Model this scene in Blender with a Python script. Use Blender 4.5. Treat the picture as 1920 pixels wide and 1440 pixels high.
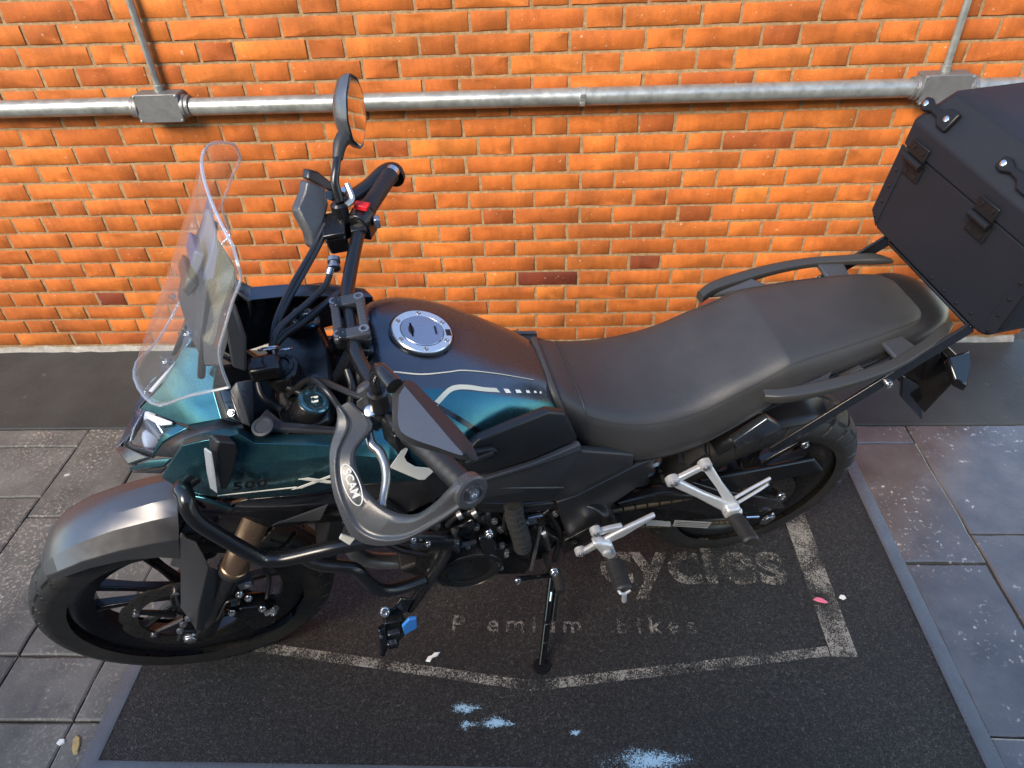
import bpy, bmesh, math, random
from mathutils import Vector, Matrix
random.seed(7)
for o in list(bpy.data.objects): bpy.data.objects.remove(o)
scene = bpy.context.scene
COL = scene.collection
R = math.radians

# ---------------------------------------------------------------- camera
cd = bpy.data.cameras.new('camera'); cam = bpy.data.objects.new('camera', cd); COL.objects.link(cam)
cd.sensor_width = 36; cd.lens = 24.956; cd.clip_start = .05; cd.clip_end = 500
cam.matrix_world = Matrix(((0.99893,0.00789,0.04563,0.00000),(0.03052,0.62884,-0.77694,0.00000),(-0.03482,0.77750,0.62792,1.74428),(0,0,0,1)))
scene.camera = cam

# ---------------------------------------------------------------- sky, sun, exposure
SUN_EL, SUN_AZ = 38, 214          # degrees; azimuth clockwise from +Y (the brick wall)
world = bpy.data.worlds.new('World'); scene.world = world; world.use_nodes = True
nt = world.node_tree; nt.nodes.clear()
sky = nt.nodes.new('ShaderNodeTexSky'); sky.sky_type = 'NISHITA'; sky.sun_disc = False
sky.sun_elevation = R(SUN_EL); sky.sun_rotation = R(SUN_AZ); sky.air_density = 1.0; sky.dust_density = 0.0; sky.ozone_density = 2.2
bg = nt.nodes.new("ShaderNodeBackground"); bg.inputs[1].default_value = .15
wo = nt.nodes.new('ShaderNodeOutputWorld')
nt.links.new(sky.outputs[0], bg.inputs[0]); nt.links.new(bg.outputs[0], wo.inputs[0])
sd = bpy.data.lights.new('sun', 'SUN'); sd.energy = 2.7; sd.angle = R(28); sd.color = (1, .86, .68)
so = bpy.data.objects.new('sun', sd); COL.objects.link(so)
_d = Vector((math.sin(R(SUN_AZ))*math.cos(R(SUN_EL)), math.cos(R(SUN_AZ))*math.cos(R(SUN_EL)), math.sin(R(SUN_EL))))
so.rotation_euler = _d.to_track_quat('Z', 'Y').to_euler()
scene.view_settings.view_transform = 'Standard'; scene.view_settings.look = 'None'
scene.view_settings.exposure = 1.58; scene.view_settings.gamma = 1

# ---------------------------------------------------------------- materials
MATS = {}
def mat(name, col, rough=.5, metal=0., var=0., vscale=8., bump=0., bscale=200., rvar=0., coat=0., spec=.5, rnd=0., emit=None, coord='Object'):
    m = bpy.data.materials.new(name); m.use_nodes = True; t = m.node_tree; N = t.nodes; L = t.links
    b = N['Principled BSDF']; b.inputs['Base Color'].default_value = (*col, 1); b.inputs['Roughness'].default_value = rough
    b.inputs['Metallic'].default_value = metal; b.inputs['Specular IOR Level'].default_value = spec
    if coat: b.inputs['Coat Weight'].default_value = coat; b.inputs['Coat Roughness'].default_value = .12
    if emit: b.inputs['Emission Color'].default_value = (*emit[:3], 1); b.inputs['Emission Strength'].default_value = emit[3]
    tc = N.new('ShaderNodeTexCoord')
    def noise(sc, det=4, ro=.6):
        n = N.new('ShaderNodeTexNoise'); n.inputs['Scale'].default_value = sc; n.inputs['Detail'].default_value = det; n.inputs['Roughness'].default_value = ro
        L.new(tc.outputs[coord], n.inputs['Vector']); return n
    if var or rnd:
        hv = N.new('ShaderNodeHueSaturation'); hv.inputs['Color'].default_value = (*col, 1)
        if var:
            n = noise(vscale); mr = N.new('ShaderNodeMapRange'); mr.inputs[1].default_value = .25; mr.inputs[2].default_value = .75
            mr.inputs[3].default_value = 1-var; mr.inputs[4].default_value = 1+var; L.new(n.outputs[0], mr.inputs[0]); L.new(mr.outputs[0], hv.inputs['Value'])
        L.new(hv.outputs[0], b.inputs['Base Color'])
    if rvar:
        n = noise(vscale*2.3); mr = N.new('ShaderNodeMapRange'); mr.inputs[1].default_value = .3; mr.inputs[2].default_value = .7
        mr.inputs[3].default_value = max(.02, rough-rvar); mr.inputs[4].default_value = min(1, rough+rvar); L.new(n.outputs[0], mr.inputs[0]); L.new(mr.outputs[0], b.inputs['Roughness'])
    if bump:
        n = noise(bscale, 3); bu = N.new('ShaderNodeBump'); bu.inputs['Strength'].default_value = bump; bu.inputs['Distance'].default_value = .002
        L.new(n.outputs[0], bu.inputs['Height']); L.new(bu.outputs[0], b.inputs['Normal'])
    MATS[name] = m; return m

mat('gunmetal', (.12,.118,.12), .34, .75, rvar=.05, vscale=12, bump=.02, bscale=900)
mat('dark_paint', (.095,.108,.13), .26, .85, rvar=.05, vscale=12, bump=.02, bscale=900)
mat('teal', (.045,.145,.175), .27, .88, rvar=.05, vscale=12, bump=.02, bscale=900)
mat('gold_line', (.6,.56,.42), .3, .3)
mat('white_line', (.75,.73,.66), .35)
mat('plastic', (.013,.013,.014), .36, var=.15, rvar=.06, bump=.10, bscale=700)
mat('plastic_grey', (.026,.026,.028), .38, var=.1, rvar=.05, bump=.12, bscale=800)
mat('guard_grey', (.042,.043,.047), .27, var=.06, rvar=.05, bump=.15, bscale=900)
mat('gloss_black', (.006,.006,.007), .12, rvar=.05)
mat('satin_black', (.009,.009,.010), .25, rvar=.06, vscale=15)
mat('engine_black', (.018,.018,.0185), .25, .5, var=.3, rvar=.1, vscale=20, bump=.1, bscale=300)
mat('deep_black', (.003,.003,.0033), .6)
mat('rubber', (.016,.015,.014), .55, var=.25, vscale=20, rvar=.1, bump=.25, bscale=500)
mat('grip', (.010,.010,.011), .5, bump=.3, bscale=600)
mat('vinyl', (.033,.0325,.0325), .4, var=.16, vscale=9, rvar=.07, bump=.4, bscale=650)
mat('alloy', (.68,.68,.68), .36, .55, var=.08, rvar=.08, vscale=30, bump=.08, bscale=700)
mat('steel', (.62,.62,.62), .22, 1., rvar=.1)
mat('rail_grey', (.055,.054,.05), .33, .4, rvar=.06, bump=.1, bscale=900)
mat('dash_black', (.018,.019,.022), .6)
mat('dash_blue', (.035,.06,.14), .45, .2)
mat('visor_blue', (.04,.20,.55), .25)
mat('signal_lens', (.24,.26,.28), .15)
mat('hardware_black', (.008,.008,.009), .4, spec=.25)
mat('shell_black', (.10,.105,.115), .27, .6, rvar=.05, bump=.08, bscale=900)
mat('disc_steel', (.075,.068,.06), .35, .8, var=.2, rvar=.1, vscale=40)
mat('dull_steel', (.3,.3,.31), .4, .9, var=.2, rvar=.12, vscale=30)
mat('bronze', (.30,.19,.12), .28, .85, rvar=.05)
mat('chain', (.16,.12,.07), .45, .8, var=.3, vscale=60)
mat('red', (.6,.012,.02), .4)
mat('mirror_glass', (.9,.9,.9), .015, 1.)
mat('screen_glass', (.02,.022,.03), .06, spec=.8)
mat('pale_lens', (.48,.50,.52), .12)
mat('dark_lens', (.10,.10,.10), .08, spec=.8)
mat('silver_ring', (.72,.72,.72), .25, .9, rvar=.05)
mat('cap_grey', (.30,.34,.42), .28, .85, rvar=.06)
mat('fork_cap', (.08,.17,.21), .2, .8)
mat('sticker', (.35,.35,.34), .5)
mat('box_black', (.010,.0115,.016), .5, rvar=.06, vscale=6, var=.08, bump=.25, bscale=1400, spec=.28)
mat('galvanised', (.30,.31,.285), .36, .6, var=.35, vscale=22, rvar=.1, bump=.06, bscale=150)
mat('box_alloy', (.17,.17,.165), .45, .5, var=.15, vscale=30, rvar=.1, bump=.08, bscale=200)
mat('debris_white', (.75,.73,.68), .6)
mat('petal_pink', (.7,.16,.25), .6)
mat('leaf_yellow', (.42,.30,.12), .7, var=.3, vscale=60)
mat('lever', (.32,.33,.33), .3, .85, rvar=.08)
mat('cable', (.014,.014,.015), .35)
mat('hose', (.035,.034,.033), .5, bump=.3, bscale=500)

def clear_mat(name, tint, rough, fac, painted_haze=0.):
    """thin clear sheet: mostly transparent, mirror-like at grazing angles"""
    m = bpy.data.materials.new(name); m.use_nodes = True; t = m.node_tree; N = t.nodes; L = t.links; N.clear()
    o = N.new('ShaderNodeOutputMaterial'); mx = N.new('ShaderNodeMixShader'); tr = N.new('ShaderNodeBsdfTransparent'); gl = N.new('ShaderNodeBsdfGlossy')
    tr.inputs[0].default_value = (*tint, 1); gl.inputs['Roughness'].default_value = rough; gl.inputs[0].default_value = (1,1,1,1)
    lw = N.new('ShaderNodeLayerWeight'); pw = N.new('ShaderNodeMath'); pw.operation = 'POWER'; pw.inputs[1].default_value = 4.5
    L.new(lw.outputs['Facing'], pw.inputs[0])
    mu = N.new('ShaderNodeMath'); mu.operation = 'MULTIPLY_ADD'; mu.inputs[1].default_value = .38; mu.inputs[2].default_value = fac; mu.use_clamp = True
    L.new(pw.outputs[0], mu.inputs[0]); L.new(mu.outputs[0], mx.inputs[0]); L.new(tr.outputs[0], mx.inputs[1]); L.new(gl.outputs[0], mx.inputs[2]); df = N.new('ShaderNodeBsdfDiffuse'); df.inputs[0].default_value = (.8,.82,.85,1); m2 = N.new('ShaderNodeMixShader'); m2.inputs[0].default_value = painted_haze  # white diffuse share paints pale reflections into the sheet
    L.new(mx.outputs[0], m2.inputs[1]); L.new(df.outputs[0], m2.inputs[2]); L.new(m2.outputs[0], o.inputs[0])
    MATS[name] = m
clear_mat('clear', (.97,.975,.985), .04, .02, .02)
clear_mat('clear_edge', (.72,.78,.84), .08, .18, .15)
clear_mat('lens_clear', (.92,.95,1), .03, .03)

# ---------------------------------------------------------------- mesh helpers
def spline(pts, n=6):
    """Catmull-Rom through pts (tuples of any length), n steps per span"""
    P = [tuple(p) for p in pts]; out = []
    for i in range(len(P)-1):
        p0 = P[i-1] if i else tuple(2*a-b for a, b in zip(P[0], P[1])); p1, p2 = P[i], P[i+1]
        p3 = P[i+2] if i+2 < len(P) else tuple(2*a-b for a, b in zip(P[-1], P[-2]))
        for k in range(n):
            t = k/n
            out.append(tuple(.5*((2*b)+(-a+c)*t+(2*a-5*b+4*c-d)*t*t+(-a+3*b-3*c+d)*t**3) for a, b, c, d in zip(p0, p1, p2, p3)))
    out.append(P[-1]); return out

class M:
    """collects faces for ONE mesh object"""
    def __init__(s): s.v = []; s.f = []; s.m = []
    def add(s, v, f, mi=0):
        o = len(s.v); s.v += [tuple(p) for p in v]; s.f += [tuple(i+o for i in q) for q in f]; s.m += [mi]*len(f); return s
    def loft(s, rings, closed=True, cap=True, mi=0, rowmat=None):
        n = len(rings[0]); v = [p for r in rings for p in r]; f = []; mm = []
        for i in range(len(rings)-1):
            for j in range(n if closed else n-1):
                k = (j+1) % n; f.append((i*n+j, i*n+k, (i+1)*n+k, (i+1)*n+j)); mm.append(rowmat(i, j) if rowmat else mi)
        if cap and closed:
            f.append(tuple(range(n-1, -1, -1))); f.append(tuple((len(rings)-1)*n+j for j in range(n))); mm += [mi, mi]
        o = len(s.v); s.v += [tuple(p) for p in v]; s.f += [tuple(i+o for i in q) for q in f]; s.m += mm; return s
    def tube(s, path, r, n=10, sm=6, cap=True, mi=0, flat=None):
        if sm > 1 and len(path) > 2:
            rr = r if isinstance(r, (list, tuple)) else [r]*len(path)
            pp = spline([(*p, q) for p, q in zip(path, rr)], sm); path = [p[:3] for p in pp]; rr = [p[3] for p in pp]
        else: rr = r if isinstance(r, (list, tuple)) else [r]*len(path)
        P = [Vector(p) for p in path]; rings = []; up = None
        for i, p in enumerate(P):
            t = (P[min(i+1, len(P)-1)]-P[max(i-1, 0)]).normalized()
            if up is None: up = Vector((0,0,1)) if abs(t.z) < .9 else Vector((1,0,0))
            a = t.cross(up).normalized(); b = a.cross(t).normalized(); up = b
            ky = flat or 1
            rings.append([p+a*math.cos(2*math.pi*k/n)*rr[i]+b*math.sin(2*math.pi*k/n)*rr[i]*ky for k in range(n)])
        return s.loft(rings, True, cap, mi)
    def lathe(s, prof, c=(0,0,0), axis=(0,1,0), n=24, closed=False, mi=0, ref=None):
        """prof: (along axis, radius)"""
        ax = Vector(axis).normalized(); a = Vector(ref) if ref else (Vector((1,0,0)) if abs(ax.x) < .9 else Vector((0,1,0)))
        a = (a-ax*a.dot(ax)).normalized(); b = ax.cross(a); c = Vector(c); rings = []
        for h, r in prof: rings.append([c+ax*h+(a*math.cos(2*math.pi*k/n)+b*math.sin(2*math.pi*k/n))*r for k in range(n)])
        if closed: rings.append(rings[0])
        return s.loft(rings, True, not closed, mi)
    def prism(s, pts, d, mi=0):
        n = len(pts); P = [Vector(p) for p in pts]; d = Vector(d); v = P+[p+d for p in P]
        f = [tuple(range(n-1, -1, -1)), tuple(range(n, 2*n))]+[(i, (i+1) % n, n+(i+1) % n, n+i) for i in range(n)]
        return s.add(v, f, mi)
    def box(s, c, sz, ax=None, mi=0):
        c = Vector(c); ax = ax or ((1,0,0),(0,1,0),(0,0,1)); A = [Vector(a).normalized()*(h/2) for a, h in zip(ax, sz)]
        v = [c+A[0]*x+A[1]*y+A[2]*z for z in (-1,1) for y in (-1,1) for x in (-1,1)]
        return s.add(v, [(0,2,3,1),(4,5,7,6),(0,1,5,4),(2,6,7,3),(0,4,6,2),(1,3,7,5)], mi)
    def bolt(s, c, axis, r=.006, h=.006, mi=0):
        s.lathe([(0,r*1.25),(h*.35,r*1.25),(h*.35,r),(h*.9,r),(h,r*.85),(h,r*.5),(h*.55,r*.45)], c, axis, 10, mi=mi); return s
    def mirror(s):
        m = M(); m.v = [(x,-y,z) for x, y, z in s.v]; m.f = [tuple(reversed(q)) for q in s.f]; m.m = list(s.m); return m
    def build(s, name, mats, parent=None, bevel=0, solid=0, sub=0, sharp=38, smooth=True, seg=2, off=-1):
        me = bpy.data.meshes.new(name); me.from_pydata(s.v, [], s.f)
        if isinstance(mats, str): mats = [mats]
        for q in mats: me.materials.append(MATS[q])
        if len(mats) > 1:
            for p, k in zip(me.polygons, s.m): p.material_index = k
        bm = bmesh.new(); bm.from_mesh(me)
        bmesh.ops.recalc_face_normals(bm, faces=bm.faces); bm.to_mesh(me); bm.free()
        if smooth:
            me.polygons.foreach_set('use_smooth', [True]*len(me.polygons)); me.set_sharp_from_angle(angle=R(sharp))
        o = bpy.data.objects.new(name, me); COL.objects.link(o); o.parent = parent
        if sub: q = o.modifiers.new('sub', 'SUBSURF'); q.levels = sub; q.render_levels = sub
        if solid: q = o.modifiers.new('solid', 'SOLIDIFY'); q.thickness = solid; q.offset = off
        if bevel:
            q = o.modifiers.new('bevel', 'BEVEL'); q.width = bevel; q.segments = seg; q.limit_method = 'ANGLE'; q.angle_limit = R(30); q.harden_normals = False
        return o
def tag(o, label, cat=None, group=None, kind=None):
    o['label'] = label
    if cat: o['category'] = cat
    if group: o['group'] = group
    if kind: o['kind'] = kind
    return o
def empty(name, loc=(0,0,0), parent=None):
    o = bpy.data.objects.new(name, None); COL.objects.link(o); o.location = loc; o.parent = parent; o.empty_display_size = .05; return o
def text(body, size, name, matname, parent, o, x, y, extrude=.0004, shear=0, bold=0, spacing=1.0, align='LEFT'):
    """flat lettering: o = lower left corner, x = reading direction, y = up direction"""
    cu = bpy.data.curves.new(name, 'FONT'); cu.body = body; cu.size = size; cu.extrude = extrude; cu.shear = shear; cu.offset = bold; cu.space_character = spacing; cu.align_x = align
    ob = bpy.data.objects.new(name, cu); COL.objects.link(ob)
    dg = bpy.context.evaluated_depsgraph_get(); me = bpy.data.meshes.new_from_object(ob.evaluated_get(dg)); bpy.data.objects.remove(ob)
    x = Vector(x).normalized(); y = Vector(y); y = (y-x*y.dot(x)).normalized(); z = x.cross(y)
    me.transform(Matrix(((x.x,y.x,z.x,o[0]),(x.y,y.y,z.y,o[1]),(x.z,y.z,z.z,o[2]),(0,0,0,1))))
    me.materials.clear(); me.materials.append(MATS[matname])
    bm = bmesh.new(); bm.from_mesh(me); bmesh.ops.remove_doubles(bm, verts=bm.verts, dist=1e-6); left = set(bm.verts); out = []
    while left:                                          # one object for each letter
        st = [left.pop()]; isl = {st[0]}
        while st:
            for e in st.pop().link_edges:
                for w in e.verts:
                    if w not in isl: isl.add(w); left.discard(w); st.append(w)
        vs = list(isl); ix = {w: i for i, w in enumerate(vs)}; fs = {f for w in vs for f in w.link_faces}
        mm = M(); mm.add([w.co for w in vs], [tuple(ix[w] for w in f.verts) for f in fs]); out.append(mm.build(name, matname, parent, smooth=False))
    bm.free(); bpy.data.meshes.remove(me); return out

# ================================================================ SETTING
WALL = 2.416; CH = .06576; PER = .3575; ROW0 = 1.3382; U0 = -1.5341
# ---- materials of the setting
def brick_mat(name, per_object):
    m = bpy.data.materials.new(name); m.use_nodes = True; t = m.node_tree; N = t.nodes; L = t.links; b = N['Principled BSDF']
    geo = N.new('ShaderNodeNewGeometry'); oi = N.new('ShaderNodeObjectInfo'); at = N.new('ShaderNodeAttribute'); at.attribute_name = 'tone'
    n1 = N.new('ShaderNodeTexNoise'); n1.inputs['Scale'].default_value = 9; n1.inputs['Detail'].default_value = 5
    n2 = N.new('ShaderNodeTexNoise'); n2.inputs['Scale'].default_value = 190; n2.inputs['Detail'].default_value = 4
    mp = N.new('ShaderNodeMapping'); mp.inputs['Scale'].default_value = (1, 1, .25)
    n3 = N.new('ShaderNodeTexNoise'); n3.inputs['Scale'].default_value = 55; n3.inputs['Detail'].default_value = 3
    L.new(geo.outputs['Position'], mp.inputs['Vector']); L.new(mp.outputs[0], n3.inputs['Vector'])
    for n in (n1, n2): L.new(geo.outputs['Position'], n.inputs['Vector'])
    r1 = N.new('ShaderNodeValToRGB'); e = r1.color_ramp.elements
    e[0].position = 0; e[0].color = (0.163,0.030,0.012,1); e[1].position = 1; e[1].color = (0.533,0.163,0.025,1)
    for p, c in ((.12,(0.232,0.056,0.015,1)),(.35,(0.361,0.087,0.016,1)),(.7,(0.447,0.118,0.019,1))):
        q = e.new(p); q.color = c
    if per_object:
        sc = N.new('ShaderNodeSeparateColor'); L.new(oi.outputs['Color'], sc.inputs[0]); L.new(sc.outputs[0], r1.inputs[0])
    else: L.new(at.outputs['Fac'], r1.inputs[0])
    def mul(inp, lo, hi, a=.3, z=.7):
        mr = N.new('ShaderNodeMapRange'); mr.inputs[1].default_value = a; mr.inputs[2].default_value = z; mr.inputs[3].default_value = lo; mr.inputs[4].default_value = hi
        L.new(inp, mr.inputs[0]); return mr.outputs[0]
    def vmul(col, fac):
        mx = N.new('ShaderNodeMix'); mx.data_type = 'RGBA'; mx.blend_type = 'MULTIPLY'; mx.inputs[0].default_value = 1
        L.new(col, mx.inputs[6]); L.new(fac, mx.inputs[7]); return mx.outputs[2]
    n5 = N.new('ShaderNodeTexNoise'); n5.inputs['Scale'].default_value = 1.7; n5.inputs['Detail'].default_value = 5; n5.inputs['Roughness'].default_value = .65; L.new(geo.outputs['Position'], n5.inputs['Vector'])
    c = vmul(r1.outputs[0], mul(n1.outputs[0], .70, 1.16)); c = vmul(c, mul(n5.outputs[0], .74, 1.08, .36, .6)); c = vmul(c, mul(n2.outputs[0], .88, 1.08)); c = vmul(c, mul(n3.outputs[0], .92, 1.05, .35, .6))
    # pale lime specks and dirt
    n4 = N.new('ShaderNodeTexNoise'); n4.inputs['Scale'].default_value = 60; n4.inputs['Detail'].default_value = 2; L.new(geo.outputs['Position'], n4.inputs['Vector'])
    mx = N.new('ShaderNodeMix'); mx.data_type = 'RGBA'; L.new(mul(n4.outputs[0], 0, .5, .68, .76), mx.inputs[0]); L.new(c, mx.inputs[6]); mx.inputs[7].default_value = (.55,.40,.26,1)
    L.new(mx.outputs[2], b.inputs['Base Color']); b.inputs['Roughness'].default_value = .78; b.inputs['Specular IOR Level'].default_value = .3
    bu = N.new('ShaderNodeBump'); bu.inputs['Strength'].default_value = .38; bu.inputs['Distance'].default_value = .0025
    ad = N.new('ShaderNodeMath'); ad.operation = 'MULTIPLY_ADD'; ad.inputs[1].default_value = .5; L.new(n3.outputs[0], ad.inputs[0]); L.new(n2.outputs[0], ad.inputs[2])
    L.new(ad.outputs[0], bu.inputs['Height']); L.new(bu.outputs[0], b.inputs['Normal']); MATS[name] = m
brick_mat('brick', True); brick_mat('brick_far', False)
def world_mat(name, cols, scale, rough, bump, bscale, speck=None, spec=.5, rvar=0., stretch=None):
    """ground material from noise in world position; cols = ramp stops"""
    m = bpy.data.materials.new(name); m.use_nodes = True; t = m.node_tree; N = t.nodes; L = t.links; b = N['Principled BSDF']
    g = N.new('ShaderNodeNewGeometry'); src = g.outputs['Position']
    if stretch:
        mp = N.new('ShaderNodeMapping'); mp.inputs['Scale'].default_value = stretch; L.new(src, mp.inputs[0]); src = mp.outputs[0]
    def noise(s, d=5, r=.6):
        n = N.new('ShaderNodeTexNoise'); n.inputs['Scale'].default_value = s; n.inputs['Detail'].default_value = d; n.inputs['Roughness'].default_value = r; L.new(src, n.inputs['Vector']); return n.outputs[0]
    rp = N.new('ShaderNodeValToRGB'); e = rp.color_ramp.elements
    e[0].position, e[0].color = cols[0][0], (*cols[0][1], 1); e[1].position, e[1].color = cols[-1][0], (*cols[-1][1], 1)
    for p, c in cols[1:-1]: q = e.new(p); q.color = (*c, 1)
    L.new(noise(scale), rp.inputs[0]); col = rp.outputs[0]
    oi = N.new('ShaderNodeObjectInfo'); mr0 = N.new('ShaderNodeMapRange'); mr0.inputs[3].default_value = .84; mr0.inputs[4].default_value = 1.16; L.new(oi.outputs['Random'], mr0.inputs[0])
    mm = N.new('ShaderNodeMix'); mm.data_type = 'RGBA'; mm.blend_type = 'MULTIPLY'; mm.inputs[0].default_value = 1; L.new(col, mm.inputs[6]); L.new(mr0.outputs[0], mm.inputs[7]); col = mm.outputs[2]
    for sc, lo, hi, c, big in (speck or []):
        a = N.new('ShaderNodeMapRange'); a.inputs[1].default_value = lo; a.inputs[2].default_value = hi; L.new(noise(sc, 4, .65), a.inputs[0])
        if big:
            a2 = N.new('ShaderNodeMapRange'); a2.inputs[1].default_value = big[1]; a2.inputs[2].default_value = big[2]; L.new(noise(big[0], 2), a2.inputs[0])
            mu = N.new('ShaderNodeMath'); mu.operation = 'MULTIPLY'; L.new(a.outputs[0], mu.inputs[0]); L.new(a2.outputs[0], mu.inputs[1]); a = mu
        mx = N.new('ShaderNodeMix'); mx.data_type = 'RGBA'; L.new(a.outputs[0], mx.inputs[0]); L.new(col, mx.inputs[6]); mx.inputs[7].default_value = (*c, 1); col = mx.outputs[2]
    L.new(col, b.inputs['Base Color']); b.inputs['Roughness'].default_value = rough; b.inputs['Specular IOR Level'].default_value = spec
    if rvar:
        mr = N.new('ShaderNodeMapRange'); mr.inputs[1].default_value = .3; mr.inputs[2].default_value = .7; mr.inputs[3].default_value = rough-rvar; mr.inputs[4].default_value = rough+rvar
        L.new(noise(scale*1.7), mr.inputs[0]); L.new(mr.outputs[0], b.inputs['Roughness'])
    bu = N.new('ShaderNodeBump'); bu.inputs['Strength'].default_value = bump; bu.inputs['Distance'].default_value = .004; L.new(noise(bscale, 5), bu.inputs['Height']); L.new(bu.outputs[0], b.inputs['Normal'])
    MATS[name] = m; return m
world_mat('mortar', [(.3,(.18,.108,.050)),(.55,(.27,.172,.083)),(.75,(.38,.255,.13))], 60, .9, .5, 220)
world_mat('slab', [(.28,(.072,.070,.061)),(.5,(.112,.108,.093)),(.72,(.165,.156,.133))], 7, .55, .5, 30,
          speck=[(95,.53,.66,(.36,.325,.255),(2.6,.44,.60)),(14,.67,.71,(.50,.48,.43),(3.5,.5,.6)),(150,.60,.72,(.26,.25,.23),None),(5,.60,.72,(.06,.058,.055),None)], rvar=.1, spec=.3)
world_mat('slab_smooth', [(.28,(.060,.062,.064)),(.5,(.088,.090,.092)),(.72,(.12,.122,.122))], 7, .24, .35, 30,
          speck=[(60,.60,.68,(.42,.42,.41),(3,.54,.62)),(14,.68,.72,(.50,.49,.46),(3.5,.5,.6)),(5,.60,.72,(.05,.05,.05),None)], rvar=.06, spec=1.0)
world_mat('strip', [(.28,(.030,.032,.029)),(.5,(.045,.048,.044)),(.74,(.066,.069,.063))], 2.2, .5, .35, 60, speck=[(90,.72,.77,(.35,.34,.32),None),(26,.63,.72,(.11,.108,.098),(2,.45,.6))], rvar=.08, spec=.2)
world_mat('forecourt', [(.3,(.34,.29,.21)),(.7,(.44,.38,.28))], 1.5, .8, .3, 40)
world_mat('fillet', [(.3,(.20,.19,.16)),(.55,(.30,.28,.24)),(.75,(.42,.40,.34))], 30, .85, .8, 90)
world_mat('joint', [(.3,(.03,.03,.028)),(.6,(.06,.057,.05)),(.8,(.16,.15,.13))], 30, .9, .8, 120)
world_mat('edge_rubber', [(.3,(.06,.064,.07)),(.7,(.082,.088,.096))], 12, .28, .15, 120, rvar=.06)

def mat_pile():
    """looped vinyl pile of the door mat"""
    m = bpy.data.materials.new('mat_pile'); m.use_nodes = True; t = m.node_tree; N = t.nodes; L = t.links; b = N['Principled BSDF']
    g = N.new('ShaderNodeNewGeometry')
    v = N.new('ShaderNodeTexNoise'); v.inputs['Scale'].default_value = 170; v.inputs['Detail'].default_value = 3; v.inputs['Roughness'].default_value = .7; v.inputs['Distortion'].default_value = 1.5
    L.new(g.outputs['Position'], v.inputs['Vector'])
    r = N.new('ShaderNodeValToRGB'); e = r.color_ramp.elements; e[0].position = .40; e[0].color = (.006,.006,.006,1); e[1].position = .70; e[1].color = (.095,.089,.080,1)
    q = e.new(.52); q.color = (.013,.0123,.0112,1)
    L.new(v.outputs[0], r.inputs[0])
    n = N.new('ShaderNodeTexNoise'); n.inputs['Scale'].default_value = 2.2; n.inputs['Detail'].default_value = 4; L.new(g.outputs['Position'], n.inputs['Vector'])
    mr = N.new('ShaderNodeMapRange'); mr.inputs[1].default_value = .3; mr.inputs[2].default_value = .7; mr.inputs[3].default_value = .75; mr.inputs[4].default_value = 1.3; L.new(n.outputs[0], mr.inputs[0])
    mx = N.new('ShaderNodeMix'); mx.data_type = 'RGBA'; mx.blend_type = 'MULTIPLY'; mx.inputs[0].default_value = 1; L.new(r.outputs[0], mx.inputs[6]); L.new(mr.outputs[0], mx.inputs[7])
    L.new(mx.outputs[2], b.inputs['Base Color']); b.inputs['Roughness'].default_value = .6; b.inputs['Specular IOR Level'].default_value = .35
    bu = N.new('ShaderNodeBump'); bu.inputs['Strength'].default_value = 1; bu.inputs['Distance'].default_value = .004; L.new(v.outputs[0], bu.inputs['Height']); L.new(bu.outputs[0], b.inputs['Normal'])
    MATS['mat_pile'] = m
mat_pile()
def worn_print(name, col, keep, big, edge_soft=0.):
    """worn paint: only the tops of the pile still carry it, in patches"""
    m = bpy.data.materials.new(name); m.use_nodes = True; t = m.node_tree; N = t.nodes; L = t.links; b = N['Principled BSDF']
    g = N.new('ShaderNodeNewGeometry')
    def noise(s, d, r=.65, dist=0):
        n = N.new('ShaderNodeTexNoise'); n.inputs['Scale'].default_value = s; n.inputs['Detail'].default_value = d; n.inputs['Roughness'].default_value = r; n.inputs['Distortion'].default_value = dist
        L.new(g.outputs['Position'], n.inputs['Vector']); return n.outputs[0]
    fine = noise(190, 3, .7, 1.5); lo = noise(big, 3)
    a = N.new('ShaderNodeMapRange'); a.inputs[1].default_value = .3; a.inputs[2].default_value = .7; a.inputs[3].default_value = -.12; a.inputs[4].default_value = .12; L.new(lo, a.inputs[0])
    s = N.new('ShaderNodeMath'); s.operation = 'ADD'; L.new(fine, s.inputs[0]); L.new(a.outputs[0], s.inputs[1]); src = s.outputs[0]
    if edge_soft:
        at = N.new('ShaderNodeAttribute'); at.attribute_name = 'fade'; s2 = N.new('ShaderNodeMath'); s2.operation = 'MULTIPLY_ADD'; s2.inputs[1].default_value = edge_soft; L.new(at.outputs['Fac'], s2.inputs[0]); L.new(src, s2.inputs[2]); src = s2.outputs[0]
    k = N.new('ShaderNodeMapRange'); k.inputs[1].default_value = keep; k.inputs[2].default_value = keep+.07; L.new(src, k.inputs[0])
    L.new(k.outputs[0], b.inputs['Alpha']); b.inputs['Base Color'].default_value = (*col, 1); b.inputs['Roughness'].default_value = .75
    MATS[name] = m
worn_print('print_white', (.27,.25,.21), .505, 9)
worn_print('print_faint', (.24,.22,.19), .515, 12)
worn_print('splash_blue', (.30,.46,.56), .37, 10, .45)

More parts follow.
